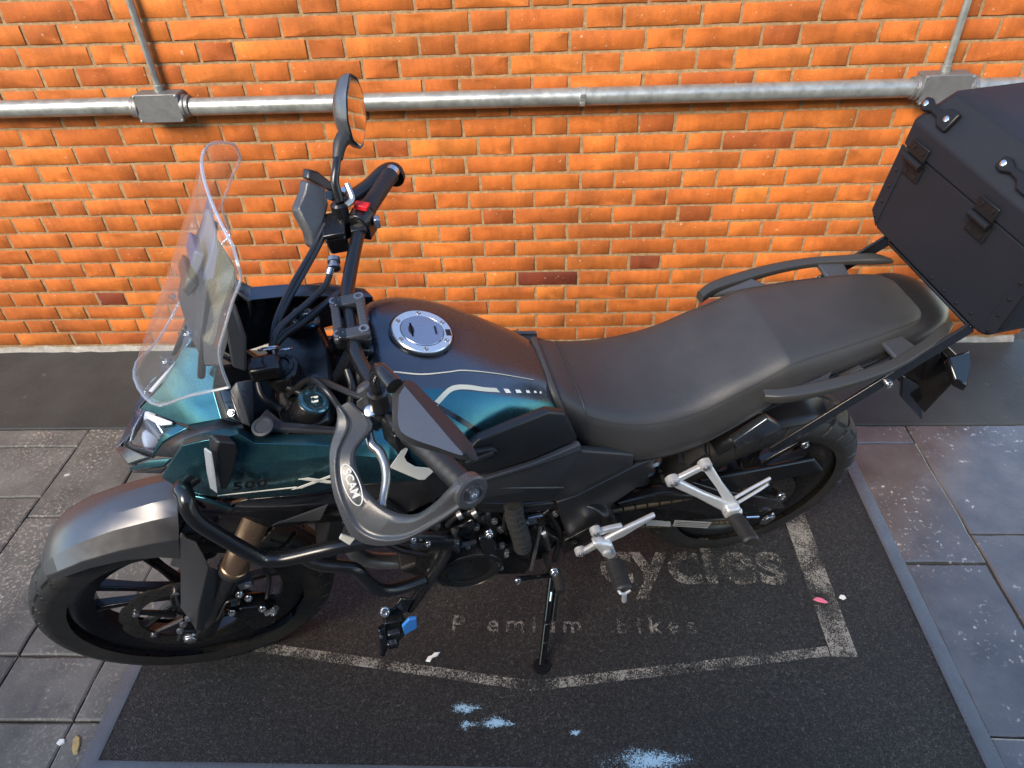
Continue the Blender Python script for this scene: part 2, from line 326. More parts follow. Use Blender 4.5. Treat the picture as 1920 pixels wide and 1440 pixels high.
# ---- ground
m = M(); m.add([(-30,-30,-.03),(30,-30,-.03),(30,WALL+1,-.03),(-30,WALL+1,-.03)], [(0,1,2,3)])
tag(m.build('ground', 'joint'), 'dark bedding showing in the joints between the paving slabs', kind='structure')
m = M(); m.box((0,-7.3,1.4),(16,.3,2.8)); tag(m.build('sky_blocker', 'strip', smooth=False), 'plain grey unseen wall added to block low sky light', kind='structure')  # added out of view, cuts low sky light so near sides go darker
m = M(); m.box((0,-4.6,2.88),(16,5.6,.12)); tag(m.build('sun_blocker', 'strip', smooth=False), 'flat unseen slab added to shade the lower brick wall', kind='structure')  # added out of view, keeps sun off the lower part of the wall
pav = empty('pavement', (0,0,0)); tag(pav, 'grey slate paving slabs with worn paint specks', kind='structure')
def slab(x0, x1, y0, y1, name='paving_slab', mt='slab', gap=.0028, h=None, n=1):
    x0 += gap; x1 -= gap; y0 += gap; y1 -= gap; z = h if h is not None else random.uniform(-.0025,.0015)
    def edge(a, b, k):
        L_ = math.hypot(b[0]-a[0], b[1]-a[1]); s = max(2, min(14, int(L_/.05))); out = []
        for i in range(s):
            t = i/s; j = 0 if i == 0 else random.uniform(-.0022,.0022)
            out.append((a[0]+(b[0]-a[0])*t+j*(k == 1), a[1]+(b[1]-a[1])*t+j*(k == 0)))
        return out
    c = [(x0,y0),(x1,y0),(x1,y1),(x0,y1)]; ol = []
    for i in range(4): ol += edge(c[i], c[(i+1) % 4], i % 2)
    cx, cy = (x0+x1)/2, (y0+y1)/2; b_ = .005
    ins = [(x+(b_ if x < cx else -b_)*min(1, abs(x-cx)/max(.02,(x1-x0)/2)), y+(b_ if y < cy else -b_)*min(1, abs(y-cy)/max(.02,(y1-y0)/2))) for x, y in ol]
    m = M(); m.loft([[(x,y,-.028) for x, y in ol],[(x,y,z-.003) for x, y in ol],[(x,y,z) for x, y in ins]], True, True)
    return m.build(name, mt, pav, sharp=25)
STRIP = 1.912
o = slab(-6, 6, STRIP, WALL+.01, 'painted_strip', 'strip', .0015, 0.)
# columns of slabs left of the mat, under it and right of it (x bands, then y breaks)
def column(x0, x1, ys):
    for a, b in zip(ys[:-1], ys[1:]): slab(x0, x1, a, b, mt='slab_smooth' if x0 > 1 else 'slab')
column(-1.70,-1.44,(-1.2,-.6,-.02,.42,.82,.998,1.484,STRIP)); column(-2.25,-1.70,(-1.2,-.4,.35,.82,1.12,1.572,1.817,STRIP))
column(-2.95,-2.25,(-1.2,-.5,.2,.9,1.4,STRIP)); column(-3.8,-2.95,(-1.2,-.3,.5,1.2,STRIP))
column(-1.44,-1.193,(-1.2,-.4,.25,.82,.998,1.484,STRIP)); column(-1.193,-.70,(-1.2,-.5,.1,.55,.82,1.40,STRIP))
column(-.70,.05,(-1.2,-.3,.4,1.0,1.5,STRIP)); column(.05,1.044,(-1.2,-.5,.3,.9,1.5,STRIP))
column(1.044,1.28,(-1.2,-.2,.30,.817,1.316,1.818,STRIP)); column(1.28,1.95,(-1.2,-.3,.45,.95,1.424,STRIP))
column(1.95,2.7,(-1.2,-.4,.3,1.1,STRIP)); column(2.7,3.8,(-1.2,-.1,.9,STRIP))

# ---- brick wall
wall = empty('brick_wall', (0,WALL,0)); tag(wall, 'weathered orange brick wall with sandy mortar behind the motorcycle', 'wall')
m = M(); m.add([(-6,.0030,-.02),(1.90,.0030,-.02),(1.90,.0030,1.88),(-6,.0030,1.88),(-6,.25,-.02),(1.90,.25,-.02),(1.90,.25,1.88),(-6,.25,1.88)], [(0,1,2,3),(3,2,6,7),(4,7,6,5),(0,3,7,4),(1,5,6,2)])
m.build('mortar', 'mortar', wall, smooth=False)
def brick_shape(w, h):
    rnd = random.uniform; pts = []
    nx = 5 if w > .15 else 3
    for i in range(nx): pts.append((-w/2+w*i/nx, -h/2))
    for i in range(2): pts.append((w/2, -h/2+h*i/2))
    for i in range(nx): pts.append((w/2-w*i/nx, h/2))
    for i in range(2): pts.append((-w/2, h/2-h*i/2))
    pts = [(x+rnd(-.0014,.0014), z+rnd(-.0011,.0011)) for x, z in pts]
    c = .0018; f = lambda x, z, k: (x*(1-2*k/w), z*(1-2*k/h))
    A = [(x,.018,z) for x, z in pts]; B_ = [(x,.0022+rnd(-.0006,.001),z) for x, z in pts]; C = [(*f(x,z,c+rnd(0,.002)),) for x, z in pts]; C = [(x,rnd(-.0008,.0004),z) for x, z in C]
    mm = M(); mm.loft([A,B_,C], True, False); n = len(pts); o_ = len(mm.v)-n
    mm.add([(rnd(-.01,.01),rnd(-.0012,.0008),rnd(-.004,.004))], []); cc = len(mm.v)-1
    for i in range(n): mm.f.append((o_+i, o_+(i+1) % n, cc)); mm.m.append(0)
    return mm
JT = .0098
SW, HW_, BH = PER*.667-JT, PER*.333-JT, CH-JT*.95
def as_mesh(mm, name):
    o = mm.build(name, 'brick', None, sharp=50); me = o.data; bpy.data.objects.remove(o); return me
VAR = {k: [as_mesh(brick_shape(w, BH), 'brick') for _ in range(10)] for k, w in (('s',SW),('h',HW_))}
RAW = {k: [brick_shape(w, BH) for _ in range(10)] for k, w in (('s',SW),('h',HW_))}
from bpy_extras.object_utils import world_to_camera_view as wcv
bpy.context.view_layer.update()
cand = []
for row in range(-10, 21):
    zc = ROW0-(row-.5)*CH; off = U0 if row % 2 == 0 else U0+.535*PER
    for n in range(-18, 19):
        for kind, a, b in (('h',-.333,0),('s',0,.667)):
            x = off+(n+(a+b)/2)*PER
            if x < -5.9 or x > 1.84 or zc-CH/2 < -.02: continue
            pc = wcv(scene, cam, Vector((x,WALL,zc))); ins = -.02 < pc.x < 1.02 and -.01 < pc.y < 1.01
            w = (b-a)*PER; area = w/pc.z**2 if ins else 0
            # stretches of wall that the machine stands in front of
            px, py = pc.x*1920, (1-pc.y)*1440
            hid = (480 < px < 1720 and py > 650) or (px > 1740 and py > 200) or (470 < px < 980 and py > 560+.0*px) or (px > 1330 and py > 545)
            cand.append([area if not hid else area*.01, kind, x, zc, px, py])
cand.sort(key=lambda c: -c[0])
RED = [(1035,232),(240,500),(290,525),(1445,497),(1395,512),(215,525),(255,545),(1230,420),(1010,450)]
def tone(px, py):
    for rx, ry in RED:
        if abs(px-rx) < 34 and abs(py-ry) < 15: return random.uniform(0,.08)
    g = random.gauss(.68, .10)
    if random.random() < .06: g = random.uniform(.25,.42)
    return min(1, max(.12, g))
far = M(); ft = []
for i, (ar, kind, x, z, px, py) in enumerate(cand):
    k = random.randrange(10); y = random.uniform(-.0018,.0012); tn = tone(px, py)
    if i < 300:
        o = bpy.data.objects.new('brick', VAR[kind][k]); COL.objects.link(o); o.parent = wall
        o.location = (x+random.uniform(-.0015,.0015), y, z+random.uniform(-.0012,.0012)); o.rotation_euler = (random.uniform(-.012,.012), random.uniform(-.004,.004), random.uniform(-.005,.005))
        if random.random() < .5: o.rotation_euler.y += math.pi
        o.color = (tn, tn, tn, 1)
    else:
        r = RAW[kind][k]; far.add([(vx+x, vy+y, vz+z) for vx, vy, vz in r.v], r.f); ft += [tn]*len(r.f)
o = far.build('bricks', 'brick_far', wall, sharp=50); o['kind'] = 'stuff'
at = o.data.attributes.new('tone', 'FLOAT', 'FACE'); at.data.foreach_set('value', ft)
# rough mortar fillet along the foot of the wall
m = M(); prof = []
for i in range(159):
    x = -6+i*.05; a = .016+random.uniform(-.004,.006); b = .018+random.uniform(-.005,.006)
    prof.append([(x,.01,b),(x,-.004,b-.003),(x,-a*.7,.005),(x,-a,-.002),(x,.01,-.004)])
m.loft(prof, True, True); m.build('mortar_fillet', 'fillet', wall, sharp=60)

# ---- galvanised conduit on the wall
con = empty('electrical_conduit', (0,WALL,1.016)); tag(con, 'galvanised steel conduit run with two junction boxes across the brick wall', 'conduit')
PZ, PY = 0., -.036
m = M(); m.lathe([(-6,.0283),(-1.33,.0283)], (0,PY,PZ+.008), (1,0,0), 28); m.build('pipe', 'galvanised', con, sharp=50)
m = M(); m.lathe([(-1.17,.0283),(0,.0283),(1.17,.0283)], (0,PY,PZ), (1,0,0), 28); m.build('pipe', 'galvanised', con, sharp=50)
m = M(); m.lathe([(1.33,.0283),(1.88,.0283)], (0,PY,PZ-.004), (1,0,0), 28); m.build('pipe', 'galvanised', con, sharp=50)
m = M(); m.lathe([(-.011,.0292),(-.010,.0304),(.010,.0304),(.011,.0292)], (.13,PY,PZ), (1,0,0), 28); m.box((.13,PY-.030,PZ+.012),(.016,.006,.010)); m.box((.13,PY-.030,PZ-.014),(.016,.006,.010)); m.build('coupling', 'galvanised', con, bevel=.0015)
for bx, dz, lx in ((-1.262,.006,-1.2605),(1.266,0.,1.262)):
    m = M(); m.box((bx,-.032,PZ+dz),(.148,.062,.088)); jb = m.build('junction_box', 'box_alloy', con, bevel=.007, seg=3)
    m = M(); m.box((bx,-.066,PZ+dz),(.150,.005,.090)); lid = m.build('lid', 'box_alloy', jb, bevel=.002)
    for sx in (-1,1):
        for sz in (-1,1):
            m = M(); m.lathe([(0,.004),(.002,.004),(.003,.002)], (bx+sx*.069,-.068,PZ+dz+sz*.039), (0,-1,0), 10); m.build('screw', 'galvanised', jb)
    for sx in (-1,1):
        m = M(); m.lathe([(.072,.037),(.084,.037),(.086,.0335),(.098,.0335),(.098,.029)], (bx,PY,PZ+dz*.6), (sx,0,0), 26); c = m.build('collar', 'box_alloy', con, bevel=.001)
        m = M(); m.lathe([(0,.004),(.003,.0035)], (bx+sx*.091,PY-.031,PZ+dz*.6+.009), (0,-1,.3), 8); m.build('screw', 'galvanised', c)
    m = M(); m.tube([(bx,-.022,PZ+dz+.04),(lx,-.022,.6),(lx,-.022,1.30)], .0115, 14, 1); m.build('riser_pipe', 'galvanised', con)
    m = M(); m.lathe([(.042,.0155),(.062,.0155),(.064,.0125)], (bx,-.022,PZ+dz), (0,0,1), 16); m.build('socket', 'galvanised', con)

# ---- door mat
MX0, MX1, MY0, MY1 = -1.075, 1.0, .724, 1.80; MB = .046
dm = empty('door_mat', (0,0,0)); tag(dm, 'large black coil door mat with worn white print and smooth rubber edge', 'mat')
m = M(); m.box(((MX0+MX1)/2,(MY0+MY1)/2,.0045),(MX1-MX0,MY1-MY0,.009)); m.build('pile', 'mat_pile', dm, smooth=False)
def edging(p, q, n):   # bevelled strip from p to q, n = outward
    P, Q, N_ = Vector((*p,0)), Vector((*q,0)), Vector((*n,0)); T = (Q-P).normalized()
    prof = ((0,.002),(0,.0102),(.006,.0106),(.012,.0098),(.040,.0040),(MB,.0025),(MB,.001))
    a = [P+N_*d-T*d+Vector((0,0,h)) for d, h in prof]; b = [Q+N_*d+T*d+Vector((0,0,h)) for d, h in prof]
    mm = M(); mm.loft([a,b], True, True); return mm.build('rubber_edging', 'edge_rubber', dm, sharp=40)
edging((MX0,MY1),(MX0,MY0),(-1,0)); edging((MX1,MY0),(MX1,MY1),(1,0)); edging((MX0,MY0),(MX1,MY0),(0,-1)); edging((MX1,MY1),(MX0,MY1),(0,1))
ZP = .0112
def sheet(pts, name, mt, z=ZP):
    mm = M(); mm.add([(x,y,z) for x, y in pts], [tuple(range(len(pts)))]); return mm.build(name, mt, dm, smooth=False)
bw = .028
sheet([(-.80,1.04),(-.80,1.012),(-.034,.908),(.735,1.012),(.735,1.04),(-.034,.936)], 'printed_border', 'print_white')
sheet([(.738,1.01),(.805,1.01),(.805,1.70),(.738,1.70)], 'printed_border', 'print_white', ZP+.0005)
text('cycles', .225, 'printed_lettering', 'print_white', dm, (.695,1.236,ZP), (1,0,0), (0,1,0), 0, bold=.005, align='RIGHT')
text('Premium  Bikes', .072, 'printed_lettering', 'print_faint', dm, (.405,1.074,ZP), (1,0,0), (0,1,0), 0, spacing=1.45, align='RIGHT', bold=.001)
def splash(cx, cy, rx, ry, ph):
    mm = M(); n = 40; rings = []
    for k in range(9):
        t = k/8; rings.append([(cx+rx*t*math.cos(a)*(1+.22*math.sin(2*a+ph)+.12*math.sin(5*a+ph)), cy+ry*t*math.sin(a)*(1+.2*math.sin(3*a+ph)+.1*math.sin(7*a)), ZP) for a in [2*math.pi*i/n for i in range(n)]])
    mm.loft(rings, True, False); o = mm.build('pale_blue_stain', 'splash_blue', dm, smooth=False)
    f = o.data.attributes.new('fade', 'FLOAT', 'POINT'); f.data.foreach_set('value', [ .0-(k/8)**1.5 for k in range(9) for _ in range(n)])
splash(.215,.745,.135,.050,1.0); splash(-.20,.862,.062,.024,.4); splash(-.115,.826,.062,.020,2.2); splash(-.195,.822,.035,.022,1.2); splash(.07,.806,.02,.012,.2)
# ---- litter
def scrap(name, label, cat, pts, mt, z=.013):
    mm = M(); c = (sum(p[0] for p in pts)/len(pts), sum(p[1] for p in pts)/len(pts))
    mm.loft([[(x,y,z) for x, y in pts],[(c[0]+(x-c[0])*.8,c[1]+(y-c[1])*.8,z+.004) for x, y in pts]], True, True); tag(mm.build(name, mt), label, cat)
scrap('paper_scrap', 'small white crumpled paper scrap on the mat beside the side stand', 'paper', [(-.318,.985),(-.306,.983),(-.300,.995),(-.288,1.000),(-.282,1.012),(-.296,1.010),(-.304,1.000),(-.314,.997)], 'debris_white')
scrap('flower_petal', 'pink flower petal lying on the black mat', 'petal', [(.740,1.180),(.752,1.172),(.772,1.168),(.778,1.172),(.764,1.184),(.748,1.187)], 'petal_pink')
scrap('seed', 'small pale seed on the mat right of the pink petal', 'seed', [(.812,1.186),(.822,1.179),(.832,1.184),(.829,1.193),(.818,1.195)], 'debris_white')
scrap('pebble', 'tiny white pebble on the grey slab at lower left', 'pebble', [(-1.205,.765),(-1.193,.760),(-1.184,.767),(-1.188,.777),(-1.201,.776)], 'debris_white', .001)

scrap('dry_leaf', 'curled yellow dry leaf on the grey slab beside the mat corner', 'leaf', [(-1.168,.775),(-1.158,.752),(-1.146,.738),(-1.138,.742),(-1.142,.762),(-1.152,.782),(-1.163,.788)], 'leaf_yellow', .002)

# ================================================================ MOTORCYCLE  (local axes: x forward, y to its left, z up in its own plane)
bike = empty('motorcycle'); bike.matrix_world = Matrix(((-0.96167,0.26987,0.04861,0.52857),(-0.27421,-0.94644,-0.17047,1.43804),(0.00000,-0.17726,0.98416,0.00000),(0,0,0,1)))
tag(bike, 'dark teal and black adventure motorcycle leaning on its side stand on the mat', 'motorcycle')
FA, RA = Vector((1.443,0,.329)), Vector((0,0,.312))
def both(m, name, mats, parent=bike, **k):
    a = m.build(name, mats, parent, **k); b = m.mirror().build(name, mats, parent, **k); return a, b

# ---- wheels
def tyre(c, Ro, hw, rim_r, parent, tread):
    n = 560; prof = []
    for i in range(49):                                   # crown, shoulder, sidewall
        s = -1+2*i/48; a = s*1.32
        l = hw*math.sin(min(1, abs(a)/1.12)*math.pi/2)*(1 if s > 0 else -1) if abs(a) < 1.12 else (hw-(abs(a)-1.12)*hw*.35)*(1 if s > 0 else -1)
        r = Ro-hw*.78*(1-math.cos(min(1, abs(a)/1.12)*math.pi/2)) if abs(a) < 1.12 else Ro-hw*.78-(abs(a)-1.12)/.2*(Ro-hw*.78-rim_r)
        prof.append((l, r, abs(s)))
    rings = []
    for l, r, s in prof:
        ring = []
        for k in range(n):
            t = k/n; d = 0
            if s < .80:
                ph = (t*tread+(.9*s if l > 0 else .9*s+.5)) % 1.0       # slanted grooves
                ph2 = (t*tread*1.0-(.55*s)+.3) % 1.0
                if ph < .12 and s > .10: d = .007
                if .42 < s < .50 and ph2 < .6: d = .006
                if s < .035: d = .004
            q = 2*math.pi*t; rr = r-d; ring.append((c.x+rr*math.cos(q), l, c.z+rr*math.sin(q)))
        rings.append(ring)
    m = M(); m.loft(rings, True, False); return m.build('tyre', 'rubber', parent, sharp=24)
def rim(c, r0, hw, name):
    m = M(); m.lathe([(-hw,r0),(-hw,r0+.011),(-hw+.005,r0+.012),(-hw+.009,r0),(-hw*.6,r0-.008),(-hw*.35,r0-.030),(hw*.35,r0-.030),(hw*.6,r0-.008),(hw-.009,r0),(hw-.005,r0+.012),(hw,r0+.011),(hw,r0),(hw*.8,r0-.014),(hw*.45,r0-.040),(-hw*.45,r0-.040),(-hw*.8,r0-.014)], c, (0,1,0), 96, closed=True)
    return m.build(name, 'satin_black', bike, sharp=50)
def spokes(c, r1, rw, parent, n=5, tw=.0, w=.016, a0=0.):
    for k in range(n):
        for s in (-1,1):
            a = a0+2*math.pi*k/n; a1 = a+s*.30; a2 = a+s*.235
            p = Vector((math.cos(a1),0,math.sin(a1)))*.050; q = Vector((math.cos(a2),0,math.sin(a2)))*r1
            t = (q-p).normalized(); nn = Vector((-t.z,0,t.x)); m = M(); rings = []
            for f, ww, hh in ((0,w*1.25,.030),(.5,w*.9,.024),(1,w*1.15,.030)):
                x = c+p+(q-p)*f; rings.append([x+nn*ww*.5+Vector((0,hh*.32,0)), x+nn*ww*.18+Vector((0,hh*.5,0)), x-nn*ww*.18+Vector((0,hh*.5,0)), x-nn*ww*.5+Vector((0,hh*.32,0)), x-nn*ww*.5-Vector((0,hh*.4,0)), x+nn*ww*.5-Vector((0,hh*.4,0))])
            m.loft(rings, True, True); m.build('spoke', 'satin_black', parent, bevel=.002)
def disc(c, y, r_in, r_out, parent, waves=10, th=.005, name='brake_disc'):
    n = 200; rings = []
    wv = [r_out-.006*max(0, math.sin(waves*2*math.pi*k/n))**2 for k in range(n)]
    def ring(rf, yy): return [(c.x+rf[k]*math.cos(2*math.pi*k/n), yy, c.z+rf[k]*math.sin(2*math.pi*k/n)) for k in range(n)]
    i_ = [r_in]*n; m = M(); m.loft([ring(i_,y-th/2), ring(wv,y-th/2), ring(wv,y+th/2), ring(i_,y+th/2), ring(i_,y-th/2)], True, False)
    d = m.build(name, 'disc_steel', parent, sharp=30)
    m = M()
    for k in range(60):
        a = 2*math.pi*k/60; r = r_in+(r_out-r_in)*(.28+.22*(k % 3)); m.lathe([(0,.0032),(.0004,.0032)], (c.x+r*math.cos(a), y+th/2+.0002, c.z+r*math.sin(a)), (0,1,0), 8)
    o = m.build('drilled_holes', 'deep_black', parent); o['kind'] = 'stuff'
    return d
fw = rim(FA, .243, .034, 'front_wheel'); tyre(FA, .329, .055, .252, fw, 34); spokes(FA, .206, .03, fw, 5, a0=.35)
m = M(); m.lathe([(-.055,.022),(-.05,.036),(-.02,.05),(.02,.05),(.05,.036),(.055,.022)], FA, (0,1,0), 32); m.build('hub', 'satin_black', fw)
disc(FA, .062, .112, .150, fw)
m = M()
for k in range(6):
    a = .2+2*math.pi*k/6; p = FA+Vector((math.cos(a)*.035,.058,math.sin(a)*.035)); q = FA+Vector((math.cos(a+.35)*.113,.060,math.sin(a+.35)*.113)); m.tube([p,q], [.009,.006], 8, 1)
m.build('disc_carrier', 'satin_black', fw)
for k in range(6):
    a = .55+2*math.pi*k/6; m = M(); m.lathe([(0,.008),(.005,.008),(.006,.005)], FA+Vector((math.cos(a)*.117,.064,math.sin(a)*.117)), (0,1,0), 12); m.build('disc_rivet', 'steel', fw)
rw = rim(RA, .218, .060, 'rear_wheel'); tyre(RA, .312, .080, .226, rw, 26); spokes(RA, .185, .05, rw, 5, a0=.2)
m = M(); m.lathe([(-.08,.03),(-.05,.06),(.05,.06),(.085,.045),(.09,.02)], RA, (0,1,0), 32); m.build('hub', 'satin_black', rw)
disc(RA, .088, .055, .104, rw, 41, .006, 'sprocket')

# ---- front fork, guards, caliper
fd = Vector((-.4805,0,.877))                                # up along the fork
for s in (1,-1):
    y = .103*s; b0 = Vector((1.418,y,.318))
    m = M(); m.lathe([(0,.020),(.01,.027),(.10,.027),(.12,.022),(.30,.0215)], b0, fd, 24); fk = m.build('fork_leg', 'satin_black', bike)
    m = M(); m.lathe([(.272,.024),(.276,.0300),(.292,.0300),(.294,.0278),(.36,.0278),(.362,.0265),(.62,.0265)], b0, fd, 28); m.build('fork_tube', 'bronze', fk)
    m = M(); m.lathe([(.266,.0235),(.274,.0315),(.284,.0315),(.286,.025)], b0, fd, 28); m.build('dust_seal', 'rubber', fk)
    m = M(); m.lathe([(.60,.0275),(.81,.0275),(.812,.026)], b0, fd, 28); m.build('upper_tube', 'satin_black', fk)
    cp = b0+fd*.812
    m = M(); m.lathe([(0,.026),(.004,.026),(.006,.0235),(.0065,.019),(.005,.016),(.005,.006),(.007,.005)], cp, fd, 28); m.build('fork_cap', 'fork_cap', fk, sharp=25)
    m = M(); m.box(cp+fd*.0065+Vector((0,.0045*s,0)),(.012,.003,.002)); m.box(cp+fd*.0065-Vector((0,.0045*s,0)),(.012,.003,.002)); m.build('adjuster_mark', 'white_line', fk)
    m = M(); m.box(b0+Vector((.022,0,.008)),(.062,.034,.050), ((fd.z,0,-fd.x),(0,1,0),fd)); m.build('axle_clamp', 'satin_black', fk, bevel=.006)
m = M(); m.lathe([(0,.019),(.012,.019),(.014,.015),(.020,.015),(.021,.012)], FA+Vector((0,.108,0)), (0,1,0), 6); m.build('axle_nut', 'steel', bike, bevel=.001)
for px in ((1.4317,0.1250,0.4131), (1.4469,0.1250,0.3869), (1.4127,0.1280,0.4404)):
    m = M(); m.bolt(px, (0,1,.15), .0065, .007); m.build('bolt', 'dull_steel', bike)
m = M(); cc = Vector((1.2975,0.0880,0.3314))
m.prism([cc+Vector(p) for p in ((.05,-.02,.045),(.02,-.02,.06),(-.03,-.02,.045),(-.045,-.02,-.01),(-.03,-.02,-.05),(.02,-.02,-.055),(.03,-.02,-.01))], (0,.045,0)); cal = m.build('brake_caliper', 'engine_black', bike, bevel=.008)
for px in ((1.3334,0.1150,0.3971), (1.2862,0.1120,0.4402), (1.2987,0.1120,0.4657), (1.2709,0.1150,0.3823), (1.2534,0.1170,0.3566)):
    m = M(); m.bolt(px, (0,1,.2), .007, .008); m.build('bolt', 'steel', cal)
m = M(); m.tube([(1.2688,0.1150,0.3520), (1.2415,0.1200,0.3771)], .007, 8, 1); m.build('bleed_nipple', 'steel', cal)
m = M(); m.tube([(1.3062,0.1200,0.4545), (1.3263,0.1250,0.4626), (1.3532,0.1300,0.4194), (1.3853,0.1200,0.3653)], .003, 8); m.build('sensor_cable', 'cable', bike)
m = M(); m.tube([(1.2570,0.1000,0.3989), (1.2356,0.0900,0.4620), (1.2359,0.0800,0.5064), (1.2020,0.0600,0.5268)], .005, 8); m.build('brake_hose', 'cable', bike)
m = M(); m.box((1.2853,0.0900,0.4687),(.03,.02,.028)); m.build('hose_bracket', 'dull_steel', bike, bevel=.002)

def polar(deg, r, y): return (FA.x+r*math.cos(R(deg)), y, FA.z+r*math.sin(R(deg)))
# mudguard: columns from its front tip to its raised rear edge
cols = []
for deg, c, c1, c2, lo, w in ((52,.345,.342,.336,.330,.45),(57,.356,.353,.343,.332,.8),(64,.368,.363,.347,.330,.95),(74,.380,.372,.349,.328,1),(86,.393,.380,.350,.322,1.03),(97,.408,.391,.356,.312,1.06),(104,.420,.402,.364,.30,1.08)):
    L_ = [(0,c),(.022,c-.001),(.050,c1),(.079,c2),(.085,lo)]
    cols.append([polar(deg, r, -y*w) for y, r in reversed(L_[1:])]+[polar(deg, r, y*w) for y, r in L_])
m = M(); m.loft(cols, False, False); fen = m.build('front_mudguard', 'gunmetal', bike, solid=.004, bevel=.003, sharp=16)
G0 = [(1.3816,0.0950,0.5909), (1.3429,0.0860,0.6772), (1.3283,0.0920,0.6686), (1.3208,0.1180,0.6107), (1.3054,0.1000,0.5295), (1.3431,0.1120,0.4435), (1.4061,0.1240,0.3418), (1.4145,0.1320,0.3813), (1.4107,0.1320,0.4428), (1.4196,0.1180,0.4714), (1.3744,0.1400,0.4951)]
G0 += [(1.3988,0.0905,0.6022), (1.3471,0.0810,0.6956)]
m = M(); m.add(G0, [(11,12,1,0),(0,1,2,3),(0,3,10,9),(3,4,5,10),(10,5,6,7),(9,10,7,8)]); both(m, 'fork_guard', 'gunmetal', fen, solid=.006, bevel=.002, sharp=12)

# ---- windscreen
cen = spline([(1.302,1.070),(1.262,1.135),(1.214,1.208),(1.165,1.290),(1.124,1.358),(1.101,1.400),(1.087,1.424)], 8)
edg = [(1.1195,0.1800,1.1791), (1.1191,0.1770,1.2158), (1.1139,0.1720,1.2462), (1.1008,0.1640,1.2705), (1.0794,0.1530,1.3084), (1.062,.146,1.335), (1.060,.139,1.355), (1.061,.125,1.373)]
cpos = [0,.12,.24,.37,.60,.88,.95,1]
edg = spline([(*e, c) for e, c in zip(edg, cpos)], 4); rows = []
for i, (ex, ey, ez, c) in enumerate(edg):
    k_ = min(len(cen)-1.001, max(0, c*(len(cen)-1))); a_, b_ = cen[int(k_)], cen[int(k_)+1]; fr_ = k_-int(k_); cx, cz = a_[0]+(b_[0]-a_[0])*fr_, a_[1]+(b_[1]-a_[1])*fr_
    row = []; dip = .026*max(0, 1-i/9)                     # scalloped lower edge
    for k in range(-10, 11):
        t = abs(k)/10; y = ey*(k/10); w = t**2.0
        row.append((cx+(ex-cx)*w, y, cz+(ez-cz)*w-dip*math.sin(math.pi*min(1, t*1.15))**2*(1 if t > .25 else t/.25)))
    rows.append(row)
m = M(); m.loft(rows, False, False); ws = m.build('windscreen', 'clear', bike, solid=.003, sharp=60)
ws['label'] = 'clear curved windscreen'
# polished rim of the sheet
ol = [r[-1] for r in rows]+list(reversed(rows[-1]))+[r[0] for r in reversed(rows)]+rows[0]
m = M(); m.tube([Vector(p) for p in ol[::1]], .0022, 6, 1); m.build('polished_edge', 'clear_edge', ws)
for px, l in (((355,625),.075),((314,678),.06)):
    for s in (1,-1):
        c = Vector({(355,625): (1.1687,0.0850,1.2055), (314,678): (1.2189,0.0750,1.1479)}[px]); c.y *= s; ax = (.75,.35*s,.6)
        m = M(); m.lathe([(-.010,.004),(-.004,.011),(.0,.0155),(.005,.0155),(.006,.013),(.003,.007),(.004,.004)], c, ax, 20); w = m.build('screw_cup', 'lens_clear', ws)
        m = M(); m.lathe([(-.004,.004),(.003,.004),(.004,.002)], c, ax, 10); m.build('screw', 'dull_steel', ws)
# air vents / stiffening bars moulded on the far half
for P_ in ([(1.2650,-0.0400,1.1381), (1.2309,-0.0500,1.1679), (1.2342,-0.0550,1.1352), (1.2735,-0.0500,1.0815)],):
    pass

# ---- dash, screen bracket
m = M(); m.prism([(1.1431,0.0600,1.2453), (1.1714,0.0500,1.1893), (1.1706,0.0800,1.1263), (1.1367,0.1200,1.1599), (1.0984,0.1000,1.2301), (1.0854,0.0300,1.2639), (1.1000,0.0100,1.2997), (1.1298,0.0300,1.2577)], (.03,-.09,-.01)); dash = m.build('dash_cowl', 'dash_black', bike, bevel=.006)
m = M(); m.prism([(1.0948,0.0300,1.3364), (1.1093,0.0350,1.3062), (1.1343,0.0450,1.2610), (1.1183,0.0500,1.2600), (1.0973,0.0400,1.3078)], (.012,-.10,.0)); m.build('dash_screen', 'dash_blue', dash, bevel=.003)
m = M(); m.prism([(1.1549,0.0300,1.2627), (1.1695,0.0300,1.2404), (1.1642,0.0400,1.2324), (1.1440,0.0350,1.2496)], (.01,-.06,.0)); m.build('sensor_pod', 'plastic', dash, bevel=.003)
m = M(); m.prism([(1.1316,0.0300,1.3065), (1.1449,0.0300,1.2804), (1.1396,0.0350,1.2638), (1.1195,0.0350,1.2987)], (.01,-.05,.0)); m.build('screen_bracket', 'dash_blue', dash, bevel=.003)
for y in (.07,-.07):
    m = M(); m.tube([(1.185,y,1.10),(1.16,y,1.17),(1.115,y,1.28)], .006, 8); m.build('screen_stay', 'plastic', bike)
m = M(); m.prism([(1.1056,0.1200,1.2604), (1.0893,0.1100,1.2628), (1.0868,0.1300,1.2136), (1.0977,0.1500,1.1701), (1.1141,0.1500,1.1858)], (.0,-.015,-.0)); m.build('dash_side_panel', 'plastic_grey', bike, bevel=.004)

